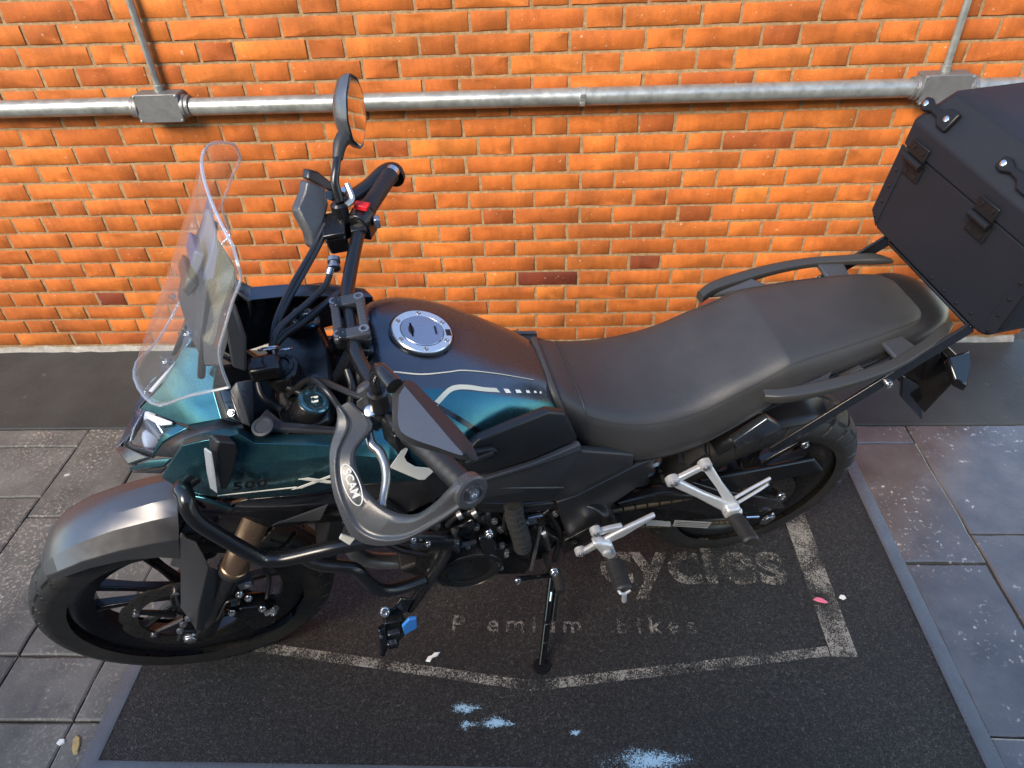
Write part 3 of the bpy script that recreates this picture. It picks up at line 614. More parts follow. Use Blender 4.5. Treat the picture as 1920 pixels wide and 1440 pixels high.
# ---- nose: cowls, headlight, beak
A_, B_, C_, C2, D_, E_, F_ = (1.2730,0.0020,1.0289), (1.3263,0.0020,0.9806), (1.2988,0.0287,0.9914), (1.2544,0.0727,1.0089), (1.2289,0.0960,1.0201), (1.1652,0.1307,1.0601), (1.1740,0.0826,1.0773)
T1, T2 = (1.2098,0.0020,1.1050), (1.1482,0.0600,1.1419)
m = M(); m.add([A_,B_,C_,C2,D_,E_,F_,T1,T2], [(0,1,2,3),(0,3,4),(0,4,5,6),(0,6,8,7)]); both(m, 'nose_cowl', 'teal', bike, solid=.005, bevel=.002, sharp=25)
g1, g2, g3, g4 = (1.1613,0.0920,1.0895), (1.1533,0.1380,1.0681), (1.1331,0.1520,1.0659), (1.1421,0.1080,1.0971); g5, g6, g7, g8 = (1.1228,0.1520,1.0532), (1.1271,0.1100,1.1141), (1.1233,0.1340,1.0280), (1.1071,0.0950,1.0984)
m = M(); m.add([F_,E_,g2,g1], [(0,1,2,3)]); both(m, 'cowl_strip', 'plastic', bike, solid=.006, bevel=.001)
m = M(); m.add([g1,g2,g3,g4], [(0,1,2,3)]); both(m, 'cowl_side', 'gloss_black', bike, solid=.006, bevel=.002)
m = M(); m.add([g4,g3,g5,g6,g7,g8], [(0,1,2,3),(3,2,4,5)]); both(m, 'cockpit_panel', 'guard_grey', bike, solid=.005, bevel=.003, sharp=20)
m = M(); m.bolt(Vector((1.1454,0.1360,1.0765)), (.1,.6,.8), .0045, .005); both(m, 'cowl_screw', 'steel', bike)
m = M(); m.add([B_, (B_[0]-.004,0,B_[2]-.004), A_, (A_[0]-.004,0,A_[2]-.004)], [(0,1,3,2)]); both(m, 'cowl_gap', 'deep_black', bike)
H = [(1.3329,0.0060,0.9830), (1.3093,0.0400,0.9954), (1.2820,0.0800,0.9906), (1.3073,0.0820,0.9567), (1.3638,0.0200,0.9129), (1.3674,0.0050,0.9119)]
m = M(); m.add(H, [(0,1,5),(1,2,3),(1,3,4,5)]); hl, hl2 = both(m, 'headlight', 'lens_clear', bike, solid=.003, bevel=.001, sharp=60)
back = [tuple(a+b for a, b in zip(p, (-.035,-.006,-.012))) for p in H]
m = M(); m.add(back, [(0,1,5),(1,2,3),(1,3,4,5)]); m.build('reflector_bowl', 'plastic_grey', hl); m.mirror().build('reflector_bowl', 'plastic_grey', hl2)
lc = Vector((1.3464,0.0300,0.9314)); m = M(); m.lathe([(-.012,.018),(0,.020),(.006,.017),(.009,.010),(.010,.001)], lc-Vector((.018,0,.006)), (.85,.3,.25), 20); m.build('projector_lens', 'pale_lens', hl); m.mirror().build('projector_lens', 'pale_lens', hl2)
m = M(); m.prism([Vector(p)+Vector((-.008,-.003,-.004)) for p in ((1.3362,0.0120,0.9633), (1.3054,0.0440,0.9962), (1.2898,0.0740,0.9765), (1.3004,0.0740,0.9680), (1.3321,0.0300,0.9514))], (-.01,0,-.004)); m.build('reflector_fin', 'cap_grey', hl, bevel=.002); m.mirror().build('reflector_fin', 'cap_grey', hl2, bevel=.002)
m = M(); m.add([(1.3101,0.0300,0.9834), (1.3037,0.0240,0.9858), (1.2576,0.0700,1.0051), (1.2600,0.0730,1.0024), (1.2826,0.0600,0.9902)], [(0,1,2,3,4)]); both(m, 'daytime_lamp', 'pale_lens', bike, solid=.004, bevel=.001)
m = M(); m.add([(1.2844,0.0580,0.9854), (1.2529,0.0740,1.0057), (1.2329,0.0940,1.0132), (1.2604,0.0940,1.0003), (1.2797,0.0740,0.9910), (1.2825,0.0880,0.9806), (1.3076,0.0850,0.9501), (1.3077,0.0810,0.9555), (1.2838,0.0770,0.9859)], [(0,1,2,3,4),(4,3,5,6,7,8)]); both(m, 'lamp_surround', 'teal', bike, solid=.005, bevel=.0015, sharp=15)
m = M(); m.add([D_, E_, g2, g3, (1.1306,0.1620,1.0696), (1.1918,0.1550,1.0624), (1.2239,0.1500,1.0485), (1.2493,0.1350,1.0000), (1.2645,0.1220,0.9784), (1.3081,0.0860,0.9485), (1.2824,0.0900,0.9802), (1.2621,0.0920,0.9954), (1.2325,0.0940,1.0116)], [(0,1,2,3,4,5,12),(12,5,6,11),(11,6,7,8,9,10)]); both(m, 'nose_side', 'plastic', bike, solid=.006)
m = M(); m.add([(1.3644,0.0200,0.9115), (1.3077,0.0820,0.9553), (1.3081,0.0850,0.9487), (1.3149,0.0820,0.9375), (1.3692,0.0180,0.8943), ((1.3875,-0.0000,0.8861)[0],0,(1.3875,-0.0000,0.8861)[2]), ((1.3726,0.0000,0.8991)[0],0,(1.3726,0.0000,0.8991)[2])], [(0,1,2,3,4),(0,4,5,6)]); both(m, 'chin', 'dark_paint', bike, solid=.005, bevel=.001)
m = M(); m.add([((1.3987,0.0000,0.8783)[0],0,(1.3987,0.0000,0.8783)[2]), (1.3629,0.0600,0.9011), (1.3149,0.0820,0.9375), (1.3697,0.0180,0.8929), ((1.3883,0.0000,0.8864)[0],0,(1.3883,0.0000,0.8864)[2])], [(0,1,2,3,4)]); both(m, 'beak', 'dark_paint', bike, solid=.008, bevel=.002, sharp=15)
m = M(); m.add([(1.3640,0.0600,0.8982), (1.3146,0.0820,0.9359), (1.2631,0.1200,0.9752), (1.2849,0.1150,0.9513), (1.3627,0.0640,0.8936)], [(0,1,2,3,4)]); both(m, 'beak_side', 'teal', bike, solid=.006, bevel=.002)
m = M(); m.add([(1.3632,0.0640,0.8921), (1.2854,0.1150,0.9499), (1.3037,0.1100,0.9272), (1.3708,0.0600,0.8824)], [(0,1,2,3)]); both(m, 'beak_underside', 'plastic', bike, solid=.006, bevel=.002)
m = M(); m.box((1.16,0,.90),(.16,.10,.14)); m.build('headlight_housing', 'deep_black', bike, bevel=.03)

# ---- side fairings (teal shrouds)
R0 = [(1.2891,0.1400,0.9590), (1.2231,0.1500,1.0510), (1.1915,0.1540,1.0637), (1.1399,0.1570,1.0675), (1.1217,0.1600,1.0453), (1.0542,0.1680,1.0341), (0.9904,0.1720,1.0176), (0.9005,0.1650,1.0020)]
R1 = [(1.2877,0.1440,0.9597), (1.2223,0.1680,1.0580), (1.1890,0.1760,1.0698), (1.1344,0.1820,1.0788), (1.1174,0.1860,1.0543), (1.0541,0.1940,1.0414), (0.9984,0.1980,1.0242), (0.9140,0.1960,0.9997)]
R2 = [(1.2780,0.1500,0.9508), (1.2155,0.1800,1.0215), (1.1765,0.1920,1.0319), (1.1385,0.1980,1.0257), (1.1035,0.2040,1.0219), (1.0512,0.2100,1.0209), (0.9940,0.2120,1.0186), (0.9044,0.2080,0.9679)]
R3 = [(1.2658,0.1500,0.9190), (1.2321,0.1640,0.9160), (1.1953,0.1740,0.9091), (1.1573,0.1820,0.9052), (1.1177,0.1900,0.9073), (1.0690,0.1960,0.9096), (0.9928,0.2020,0.9148), (0.8671,0.2000,0.8839)]
m = M(); m.loft([R0,R1,R2,R3], False, False); sf = m.build('side_fairing', 'teal', bike, solid=.006, bevel=.004, sharp=22); sf2 = m.mirror().build('side_fairing', 'dark_paint', bike, solid=.006, bevel=.004, sharp=22)
m = M(); m.add([(1.2648,0.1460,0.9092), (1.2340,0.1600,0.9073), (1.2037,0.1500,0.8471), (1.2207,0.1350,0.8191)], [(0,1,2,3)]); both(m, 'fairing_tip', 'teal', bike, solid=.005, bevel=.002)
# lettering and stripe on the left fairing
def on(px, d=.004): return Vector(px)+Vector((0,d,.001))
tx = (Vector((1.0718,0.1985,0.9594))-Vector((1.1746,0.1865,0.9527))).normalized(); ty = Vector((1.1371,0.1980,1.0004))-Vector((1.1479,0.1905,0.9520))
text('500', .034, 'model_lettering', 'deep_black', sf, on((1.1772,0.1875,0.9552),.0065), tx, ty, .0006, shear=.35, bold=.0008, spacing=1.15)
xo = Vector((1.0501,0.2030,0.9581))+Vector((0,.006,0)); X_ = tx; Y_ = ty.normalized()
m = M()
for a, b, w in (((-.034,-.018),(.040,.020),.010),((-.024,.016),(.026,-.014),.010)):
    p = xo+X_*a[0]+Y_*a[1]; q = xo+X_*b[0]+Y_*b[1]; m.prism([p,p+X_*w*1.6,q+X_*w*1.6,q], (0,.0008,0))
p = Vector((1.2070,0.1765,0.9338))+Vector((0,.006,0)); q = Vector((1.0787,0.1975,0.9431))+Vector((0,.0065,0)); m.prism([p,q,q+Y_*.0035,p+Y_*.0022], (0,.0008,0)); m.build('letter_x', 'white_line', sf)
sp = [(0.9247,0.2120,0.9651), (0.8958,0.2110,1.0106), (0.8906,0.2110,1.0031), (0.8985,0.2110,0.9851), (0.8958,0.2110,0.9691), (0.8833,0.2090,0.9481), (0.8596,0.2060,0.9309), (0.8510,0.2050,0.9328), (0.8479,0.2050,0.9254), (0.8714,0.2060,0.9010), (0.8814,0.2070,0.9060)]
m = M(); m.prism([Vector(p)+Vector((0,.004,0)) for p in sp], (0,.001,0)); m.build('stripe', 'white_line', sf)
# black inner air duct under the fairing with a wing-shaped emblem
m = M(); m.add([(1.2114,0.1450,0.8458), (1.1660,0.1720,0.8879), (1.0859,0.1840,0.8892), (0.9956,0.1900,0.8895), (0.9743,0.1880,0.8438), (1.0140,0.1750,0.7645), (1.1106,0.1650,0.7685), (1.1697,0.1520,0.7617), (1.2145,0.1400,0.8080)], [tuple(range(9))]); dct, _ = both(m, 'air_duct', 'gloss_black', bike, solid=.01, bevel=.003)
m = M()
for k in range(6):
    a = Vector((1.1465,0.1720,0.8011)); b = Vector((1.0509,0.1980,0.8889)); t = k/6
    p = a+(b-a)*(.15*t); e = Vector((1.0411,0.1990,0.8694))*(1-t)+Vector((1.0661,0.1870,0.8059))*t; m.prism([p, e, e+Vector((.004,0,-.006)), p+Vector((.006,0,-.004))], (0,.001,0))
m.build('wing_emblem', 'plastic_grey', dct)
# indicator
m = M(); tb = [(1.1635,0.2050,1.0890), (1.1565,0.2080,1.0973), (1.1364,0.2020,1.0802), (1.1379,0.2020,1.0632), (1.1659,0.2120,1.0014), (1.1760,0.2140,0.9885), (1.1832,0.2160,0.9912), (1.1670,0.2140,1.0688)]
m.prism(tb, (.012,-.02,.0)); ts, ts2 = both(m, 'turn_signal', 'plastic', bike, bevel=.008, seg=3)
m = M(); m.prism([Vector(p)+Vector((.006,.003,0)) for p in ((1.1679,0.2090,1.0813), (1.1641,0.2090,1.0840), (1.1711,0.2150,1.0439), (1.1825,0.2170,0.9909), (1.1849,0.2170,0.9933), (1.1788,0.2140,1.0310))], (.010,-.012,0)); m.build('lens', 'signal_lens', ts, bevel=.003); m.mirror().build('lens', 'signal_lens', ts2, bevel=.003)

# ---- fuel tank
def half(prof): return [(-y, z) for y, z in reversed(prof[1:])]+list(prof)
T = [(.945,[(0,1.020),(.05,1.022),(.085,1.010),(.115,.985),(.140,.945),(.150,.90),(.140,.84)]),
     (.915,[(0,1.055),(.05,1.057),(.095,1.045),(.130,1.012),(.165,.965),(.178,.91),(.170,.84)]),
     (.870,[(0,1.052),(.05,1.052),(.105,1.040),(.145,1.010),(.185,.968),(.200,.91),(.188,.83)]),
     (.820,[(0,1.038),(.05,1.038),(.105,1.026),(.145,.998),(.183,.955),(.198,.90),(.185,.82)]),
     (.760,[(0,1.012),(.05,1.011),(.102,.998),(.140,.970),(.172,.925),(.184,.875),(.172,.80)]),
     (.690,[(0,.972),(.05,.970),(.096,.955),(.128,.925),(.152,.882),(.160,.84),(.150,.785)]),
     (.630,[(0,.932),(.045,.930),(.086,.914),(.113,.888),(.132,.85),(.140,.815),(.132,.77)]),
     (.585,[(0,.892),(.040,.890),(.075,.876),(.099,.852),(.117,.82),(.127,.792),(.122,.755)]),
     (.555,[(0,.850),(.035,.848),(.065,.836),(.087,.815),(.105,.79),(.116,.765),(.112,.735)])]
fl = spline([(f, *[c for p in pr_ for c in p]) for f, pr_ in T], 5); rings = []
for r in fl:
    pts = [(r[1+2*i], r[2+2*i]) for i in range(7)]; pts = spline(pts, 4); rings.append([(r[0]+.0, y, z) for y, z in half(pts)])
def tm(i, j):
    k = abs(j+.5-24)
    return 0 if k < 9 else (1 if k < 19 else 2)
m = M(); m.loft(rings, False, False, rowmat=tm)
# close the front
m.add(rings[0], [tuple(range(len(rings[0])))], 2)
tank = m.build('fuel_tank', ['dark_paint','teal','plastic'], bike, sharp=50)
cc = Vector((0.8293,0.0000,1.0410)); cn = Vector((-.25,0,.97)).normalized(); cc += cn*.004
m = M(); m.lathe([(-.01,.0585),(.0005,.0585),(.0015,.0565)], cc, cn, 48); cap = m.build('fuel_cap', 'gloss_black', tank)
m = M(); m.lathe([(0,.0545),(.004,.0545),(.0055,.053),(.0055,.040),(.004,.0385)], cc, cn, 48); m.build('cap_ring', 'silver_ring', cap, sharp=30)
m = M(); m.lathe([(0,.0385),(.006,.0385),(.007,.0375),(.007,.001)], cc, cn, 48); m.build('cap_lid', 'cap_grey', cap, sharp=30)
cx = Vector((1,0,0)); cx = (cx-cn*cx.dot(cn)).normalized(); cy = cn.cross(cx)
m = M(); pts = []
for k in range(13): a = -1+2*k/12; pts.append(cc+cn*.0072+cx*(.021-.006*(1-a*a))+cy*a*.017)
for k in range(13): a = 1-2*k/12; pts.append(cc+cn*.0072+cx*(.021+.007*(1-a*a)-.003)+cy*a*.017)
m.prism(pts, cn*.0006); m.build('key_flap', 'deep_black', cap)
m = M(); m.box(cc+cn*.0075-cx*.024,(.0035,.020,.001),(cx,cy,cn)); m.build('vent_slot', 'deep_black', cap)
m = M(); m.box(cc+cn*.006-cx*.047+cy*.004,(.009,.015,.001),(cx,cy,cn)); m.build('hinge_slot', 'deep_black', cap)
for k in range(6):
    a = .5+2*math.pi*k/6; p = cc+cn*.0053+(cx*math.cos(a)+cy*math.sin(a))*.0467; m = M(); m.lathe([(0,.0042),(.001,.0042),(.001,.0025),(.0002,.002)], p, cn, 12); m.build('screw', 'dull_steel', cap)
# pinstripe on the left side of the tank: short ribbons that follow the panel
def tank_pt(f, y):
    best = None
    for i in range(len(rings)-1):
        a, b = rings[i], rings[i+1]
        if b[0][0] <= f <= a[0][0]:
            t = (a[0][0]-f)/max(1e-6, a[0][0]-b[0][0]); row = [tuple(p+(q-p)*t for p, q in zip(u, v)) for u, v in zip(a, b)]
            row = row[len(row)//2:]
            for p, q in zip(row[:-1], row[1:]):
                if min(p[1], q[1]) <= y <= max(p[1], q[1]):
                    k = (y-p[1])/max(1e-6, q[1]-p[1]); return Vector((f, y, p[2]+(q[2]-p[2])*k))
            return Vector(row[18])
    return Vector(rings[0][40])
from mathutils.bvhtree import BVHTree
_bv = BVHTree.FromPolygons([Vector(p) for p in m.v] if False else [v.co.copy() for v in tank.data.vertices], [tuple(p.vertices) for p in tank.data.polygons])
EYE = Vector((0.9026,0.9092,1.9361))
def on_tank(p, lift=.0012):
    """nearest spot of the tank skin to p, raised a little"""
    p = Vector(p); h = _bv.ray_cast(EYE, (p-EYE).normalized())
    if h[0] is None: h = _bv.find_nearest(p)
    n = h[1] if h[1].y > 0 or h[1].z > 0 else -h[1]
    return h[0]+n*lift
def ribbon(name, up, lo, mt, parent):
    m = M(); a = [on_tank(p) for p in up]; b = [on_tank(p) for p in lo]; m.loft([a,b], False, False); return m.build(name, mt, parent, sharp=60)
up = spline([(0.8510,0.1700,1.0382), (0.8348,0.1700,1.0552), (0.8120,0.1600,1.0679), (0.7961,0.1550,1.0671), (0.7734,0.1500,1.0553), (0.7512,0.1500,1.0438), (0.7280,0.1480,1.0325)], 4)
lo = spline([(0.8429,0.1700,1.0289), (0.8285,0.1700,1.0453), (0.8083,0.1600,1.0562), (0.7941,0.1550,1.0546), (0.7739,0.1500,1.0434), (0.7514,0.1500,1.0330), (0.7216,0.1480,1.0196)], 4)
ribbon('stripe', up, lo, 'gold_line', tank)
for x0, x1, h in ((944,957,7),(966,978,6),(985,994,5),(1000,1006,4),(1011,1016,4)):
    pass
for q in ([(0.7155,0.1460,1.0254), (0.7059,0.1450,1.0202)],[(0.7108,0.1460,1.0129), (0.7012,0.1450,1.0091)]), ([(0.6941,0.1430,1.0133), (0.6855,0.1430,1.0109)],[(0.6911,0.1430,1.0040), (0.6815,0.1430,1.0013)]), ([(0.6741,0.1400,1.0029), (0.6683,0.1400,1.0013)],[(0.6720,0.1400,0.9952), (0.6652,0.1400,0.9933)]), ([(0.6579,0.1350,0.9913), (0.6540,0.1350,0.9902)],[(0.6568,0.1350,0.9852), (0.6518,0.1350,0.9838)]), ([(0.6454,0.1300,0.9807), (0.6424,0.1300,0.9799)],[(0.6452,0.1300,0.9748), (0.6412,0.1300,0.9737)]):
    ribbon('stripe_dash', q[0], q[1], 'white_line', tank)
up = spline([(0.8900,0.1000,1.0665), (0.8468,0.1200,1.0700), (0.8028,0.1200,1.0636), (0.7759,0.1200,1.0605), (0.7213,0.1200,1.0380), (0.6510,0.1100,0.9917)], 5); lo = spline([(0.8904,0.1000,1.0626), (0.8471,0.1200,1.0668), (0.8030,0.1200,1.0610), (0.7760,0.1200,1.0579), (0.7213,0.1200,1.0360), (0.6510,0.1100,0.9902)], 5)
ribbon('crease_line', up, lo, 'gold_line', tank)
ribbon('trim_line', spline([(0.8521,0.1700,1.0760), (0.8239,0.1800,1.0503), (0.7914,0.1850,1.0134), (0.7607,0.1800,0.9655)], 5), spline([(0.8520,0.1700,1.0668), (0.8263,0.1800,1.0401), (0.7955,0.1850,1.0017), (0.7629,0.1800,0.9525)], 5), 'gloss_black', tank)
# knee panel
m = M(); m.add([(0.8008,0.2050,0.9346), (0.7679,0.1950,0.9614), (0.7077,0.1800,0.9610), (0.6335,0.1580,0.9537), (0.5974,0.1500,0.9272), (0.5655,0.1500,0.8391), (0.6650,0.1780,0.8444), (0.7663,0.1980,0.8565), (0.8100,0.2030,0.8912)], [tuple(range(9))]); kp = m.build('knee_panel', 'plastic', bike, solid=.02, bevel=.006)
m = M(); m.prism([(0.8076,0.2120,0.9402), (0.7901,0.2100,0.9503), (0.7464,0.2020,0.9374), (0.7380,0.2020,0.9251), (0.7468,0.2020,0.9056), (0.7911,0.2100,0.9222)], (0,-.01,0)); m.build('panel_vent', 'deep_black', kp, bevel=.003)
m = M(); m.prism([(0.7991,0.2140,0.9306), (0.7474,0.2060,0.9337), (0.7456,0.2060,0.9251), (0.7967,0.2140,0.9217)], (0,-.006,0)); m.build('vent_lip', 'plastic_grey', kp, bevel=.001)

# ---- seat
S = [( .598,.100,.902,.118,-.045),( .575,.112,.893,.125,-.030),( .530,.128,.864,.118,-.012),( .470,.142,.838,.108,0),( .410,.150,.826,.106,0),( .350,.153,.826,.104,0),( .290,.152,.838,.104,0),( .230,.148,.864,.104,0),
     ( .170,.143,.887,.094,0),( .125,.139,.908,.082,0),( .105,.137,.912,.078,0),( .060,.132,.914,.064,0),( -.02,.124,.918,.058,0),( -.10,.112,.921,.054,.0),( -.16,.100,.922,.052,.0),( -.205,.086,.918,.050,.008),( -.232,.064,.910,.046,.015),( -.243,.042,.898,.036,.018)]
sl = spline(S, 5); rings = []
for f, w, top, h, sh in sl:
    prof = [(0,0),(.40,.008),(.64,.035),(.77,.095),(.865,.23),(.935,.48),(.99,.78),(.985,1.0)]
    prof = spline(prof, 3); pts = [(w*a, top-h*b, b) for a, b in prof]
    ring = [(f+sh*b, -y, z) for y, z, b in reversed(pts[1:])]+[(f+sh*b, y, z) for y, z, b in pts]
    rings.append(ring)
m = M(); m.loft(rings, False, False); m.add(rings[0], [tuple(range(len(rings[0])))]); m.add(rings[-1], [tuple(range(len(rings[-1])))])
seat = m.build('seat', 'vinyl', bike, sharp=70)
m = M(); m.tube([Vector(p)+Vector((.004,0,.003)) for p in rings[1]], .0075, 8, 1); m.build('piping', 'vinyl', seat)
m = M(); m.tube([Vector(p)+Vector((0,0,.0012)) for p in rings[9]][4:-4], .0011, 6, 1); m.build('seam', 'vinyl', seat)
for sgn in (1,-1):
    j = len(rings[0])//2+sgn*11; m = M(); m.tube([Vector(r[j])+Vector((0,.0006*sgn,.0008)) for r in rings[9:-6]], .0009, 6, 1); m.build('seam', 'vinyl', seat)
# dark seat base line
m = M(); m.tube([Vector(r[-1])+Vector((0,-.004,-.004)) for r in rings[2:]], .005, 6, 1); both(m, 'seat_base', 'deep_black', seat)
# ---- tail
TS = [(-.10,.095,.885,.075),(-.20,.105,.912,.085),(-.26,.092,.914,.085),(-.305,.060,.900,.075),(-.318,.030,.888,.06)]
rings = []
for f, w, top, h in spline(TS, 5):
    prof = spline([(0,0),(.5,.03),(.85,.15),(1,.45),(.9,.85),(.6,1)], 3); pts = [(w*a, top-h*b) for a, b in prof]
    rings.append([(f,-y,z) for y, z in reversed(pts[1:])]+[(f,y,z) for y, z in pts])
m = M(); m.loft(rings, False, False); m.add(rings[-1], [tuple(range(len(rings[-1])))]); tail = m.build('tail_cowl', 'plastic', bike, sharp=60)
m = M(); m.prism([(-.31,.05,.865),(-.325,0,.862),(-.31,-.05,.865),(-.31,-.05,.835),(-.325,0,.832),(-.31,.05,.835)], (.02,0,0)); m.build('tail_light', 'dark_lens', bike, bevel=.004)
# side strips under the pillion seat
m = M(); m.prism([(0.0371,0.1350,0.8077), (-0.0560,0.1280,0.8572), (-0.0698,0.1300,0.8425), (0.0255,0.1380,0.7923)], (0,-.03,0)); both(m, 'tail_side_strip', 'plastic_grey', bike, bevel=.003)
m = M(); m.add([(0.2100,0.1520,0.7157), (0.1461,0.1500,0.7764), (0.1041,0.1520,0.7386), (0.1029,0.1520,0.7232), (0.1922,0.1550,0.6906)], [(0,1,2,3,4)]); both(m, 'tail_front_cover', 'dark_paint', bike, solid=.02, bevel=.003)
m = M(); m.prism([(.20,.135,.80),(.05,.125,.865),(-.10,.11,.885),(-.10,.10,.84),(.06,.115,.80),(.22,.13,.74)], (0,-.03,0)); both(m, 'tail_frame', 'deep_black', bike, bevel=.004)
# ---- grab rails
def rail():
    pth = [(.185,.150,.862,.010,.016),(.150,.164,.868,.011,.017),(.09,.171,.876,.012,.015),(.0,.173,.888,.011,.012),(-.09,.164,.898,.0105,.011),(-.17,.141,.908,.011,.011),(-.22,.122,.917,.013,.011),(-.252,.106,.918,.006,.006)]
    rings = []
    for x, y, z, a, b in spline(pth, 5):
        rings.append([(x+.2*math.cos(t)*a, y+math.copysign(abs(math.cos(t))**.45, math.cos(t))*a*1.15, z+math.copysign(abs(math.sin(t))**.45, math.sin(t))*b*.72) for t in [2*math.pi*(k+.5)/16 for k in range(16)]])
    m = M(); m.loft(rings, True, True); return m
gr, gr2 = both(rail(), 'grab_rail', 'rail_grey', bike, sharp=40)
m = M(); m.prism([(.18,.16,.858),(.14,.15,.862),(.06,.14,.872),(.02,.13,.876),(.06,.165,.885),(.13,.178,.876)], (0,0,-.012)); m.build('rail_foot', 'guard_grey', gr, bevel=.004); m.mirror().build('rail_foot', 'guard_grey', gr2, bevel=.004)
m = M(); m.prism([(-.10,.10,.898),(-.15,.095,.900),(-.16,.15,.906),(-.10,.165,.902)], (0,0,-.012)); m.build('rail_foot', 'guard_grey', gr, bevel=.004); m.mirror().build('rail_foot', 'guard_grey', gr2, bevel=.004)
# ---- luggage rack
m = M(); m.prism([(-.245,-.135,.945),(-.245,.150,.945),(-.27,.155,.945),(-.50,.10,.945),(-.50,-.10,.945),(-.27,-.14,.945)], (0,0,.008)); rk = m.build('luggage_rack', 'satin_black', bike, bevel=.003)
for s in (1,-1):
    m = M(); m.prism([(-.246,.142*s,.962),(-.268,.142*s,.932),(-.10,.150*s,.806),(.090,.156*s,.660),(.112,.157*s,.658),(.116,.157*s,.678),(-.09,.150*s,.840)], (0,.006*s,0)); m.build('rack_strut', 'satin_black', rk, bevel=.002)
for p in ((0.0295,0.1620,0.6661), (-0.1130,0.1550,0.8229)):
    m = M(); m.bolt(Vector(p), (0,1,0), .008, .009); m.build('bolt', 'steel', rk)
# ---- top box
def bx_ring(f, u, hw, r): return [(f,-hw+r,u),(f,hw-r,u)]
BF, BB = -.237, -.66
def sect(z0, hw, f0, f1, c): return [(f0,-hw+c,z0),(f0,hw-c,z0),(f0-c,hw,z0),(f1+c,hw,z0),(f1,hw-c,z0),(f1,-hw+c,z0),(f1+c,-hw,z0),(f0-c,-hw,z0)]
m = M(); m.loft([sect(.957,.172,BF-.02,BB+.02,.012), sect(.962,.186,BF,BB,.012), sect(1.0,.206,BF,BB,.012), sect(1.155,.206,BF,BB,.012)], True, True); tb_ = m.build('top_box', 'box_black', bike, bevel=.004, sharp=20)
tb_['label'] = 'matt black metal top box'
m = M(); m.loft([sect(1.158,.212,BF+.006,BB-.006,.014), sect(1.208,.212,BF+.006,BB-.006,.014), sect(1.276,.182,BF-.034,BB+.035,.012), sect(1.280,.15,BF-.07,BB+.06,.01)], True, True); lid = m.build('lid', 'box_black', tb_, bevel=.004, sharp=20)
for s in (-1,1):
    m = M(); m.prism([(BF+.002,s*.206,.985),(BF+.002,s*.150,.960),(BF+.002,s*.150,.960),(BF+.002,s*.172,1.155),(BF+.002,s*.206,1.155)] if False else [(BF,s*.206,.99),(BF,s*.176,.965),(BF,s*.176,1.153),(BF,s*.206,1.153)], (.0025,0,0)); m.build('corner_strip', 'box_black', tb_, bevel=.001)
    for k in range(5):
        m = M(); m.lathe([(0,.0045),(.002,.004),(.003,.001)], (BF+.0025,s*.190,.985+k*.039), (1,0,0), 10); m.build('rivet', 'satin_black', tb_)
for y in (.02,.06,.10,.14):
    m = M(); m.lathe([(0,.0045),(.002,.004),(.003,.001)], (BF,y,.975+max(0,(y-.10))*.2), (1,0,0), 10); m.build('rivet', 'satin_black', tb_)
for y in (-.150,.055,):
    h = 1.140; m = M(); m.box((BF+.003,y,h-.016),(.004,.052,.034)); m.box((BF+.010,y,h+.030),(.004,.052,.030)); hg = m.build('hinge', 'hardware_black', tb_, bevel=.004)
    m = M(); m.lathe([(-.026,.008),(.026,.008)], (BF+.012,y,h+.006), (0,1,0), 14); m.build('hinge_pin', 'hardware_black', hg)
    for dy in (-.014,.014):
        for z, xx in ((h-.022,.0055),(h+.034,.0125)):
            m = M(); m.lathe([(0,.0055),(.002,.005),(.002,.003),(.0005,.0025)], (BF+xx,y+dy,z), (1,0,0), 10); m.build('screw', 'satin_black', hg)
for y in (-.165,.060):
    m = M(); d = Vector((-.5,0,.86)).normalized(); nrm = Vector((.86,0,.5)).normalized(); c = Vector((BF-.012,y,1.240))
    out = [(-.045,-.012),(-.030,-.016),(-.012,-.007),(.008,-.010),(.020,-.022),(.046,-.022),(.046,.022),(.020,.022),(.008,.010),(-.012,.007),(-.030,.016),(-.045,.012)]
    m.prism([c+Vector((0,1,0))*a+d*b*.9 for a, b in out], nrm*.011); lt = m.build('lashing_bracket', 'hardware_black', lid, bevel=.0035)
    for a in (-.034,.030):
        m = M(); m.lathe([(0,.006),(.0125,.006),(.0135,.004)], c+Vector((0,a,0)), nrm, 14); m.build('screw', 'steel', lt)

# ---- side covers, frame, swingarm
SC = [(0.7653,0.1920,0.8387), (0.6646,0.1780,0.8338), (0.5657,0.1560,0.8315), (0.5609,0.1620,0.8152), (0.4368,0.1480,0.7418), (0.4361,0.1520,0.7030), (0.5655,0.1720,0.6714), (0.6132,0.1760,0.6754), (0.7672,0.1920,0.7547)]
m = M(); m.add(SC, [(0,1,7,8),(1,2,3,6,7),(3,4,5,6)]); sc, _ = both(m, 'side_cover', 'plastic_grey', bike, solid=.02, bevel=.004, sharp=25)
m = M(); m.prism([Vector(p)+Vector((0,.004,0)) for p in ((0.7653,0.1920,0.8405), (0.6647,0.1780,0.8374), (0.5662,0.1560,0.8368), (0.5628,0.1600,0.8202), (0.6629,0.1800,0.8291), (0.7659,0.1940,0.8348))], (0,-.01,0)); both(m, 'cover_trim', 'guard_grey', bike, bevel=.002)
m = M(); m.prism([(0.7808,0.1900,0.8093), (0.7081,0.1880,0.7791), (0.5927,0.1750,0.7164), (0.6150,0.1800,0.6865), (0.6794,0.1860,0.7129), (0.7834,0.1950,0.7619)], (0,-.01,0)); both(m, 'duct_lip', 'plastic', bike, bevel=.003)
LC = [(0.4371,0.1540,0.7041), (0.3805,0.1450,0.7091), (0.3910,0.1480,0.6261), (0.4633,0.1520,0.5683), (0.4857,0.1520,0.4961), (0.5607,0.1560,0.4488), (0.6088,0.1780,0.6686), (0.5660,0.1740,0.6705)]
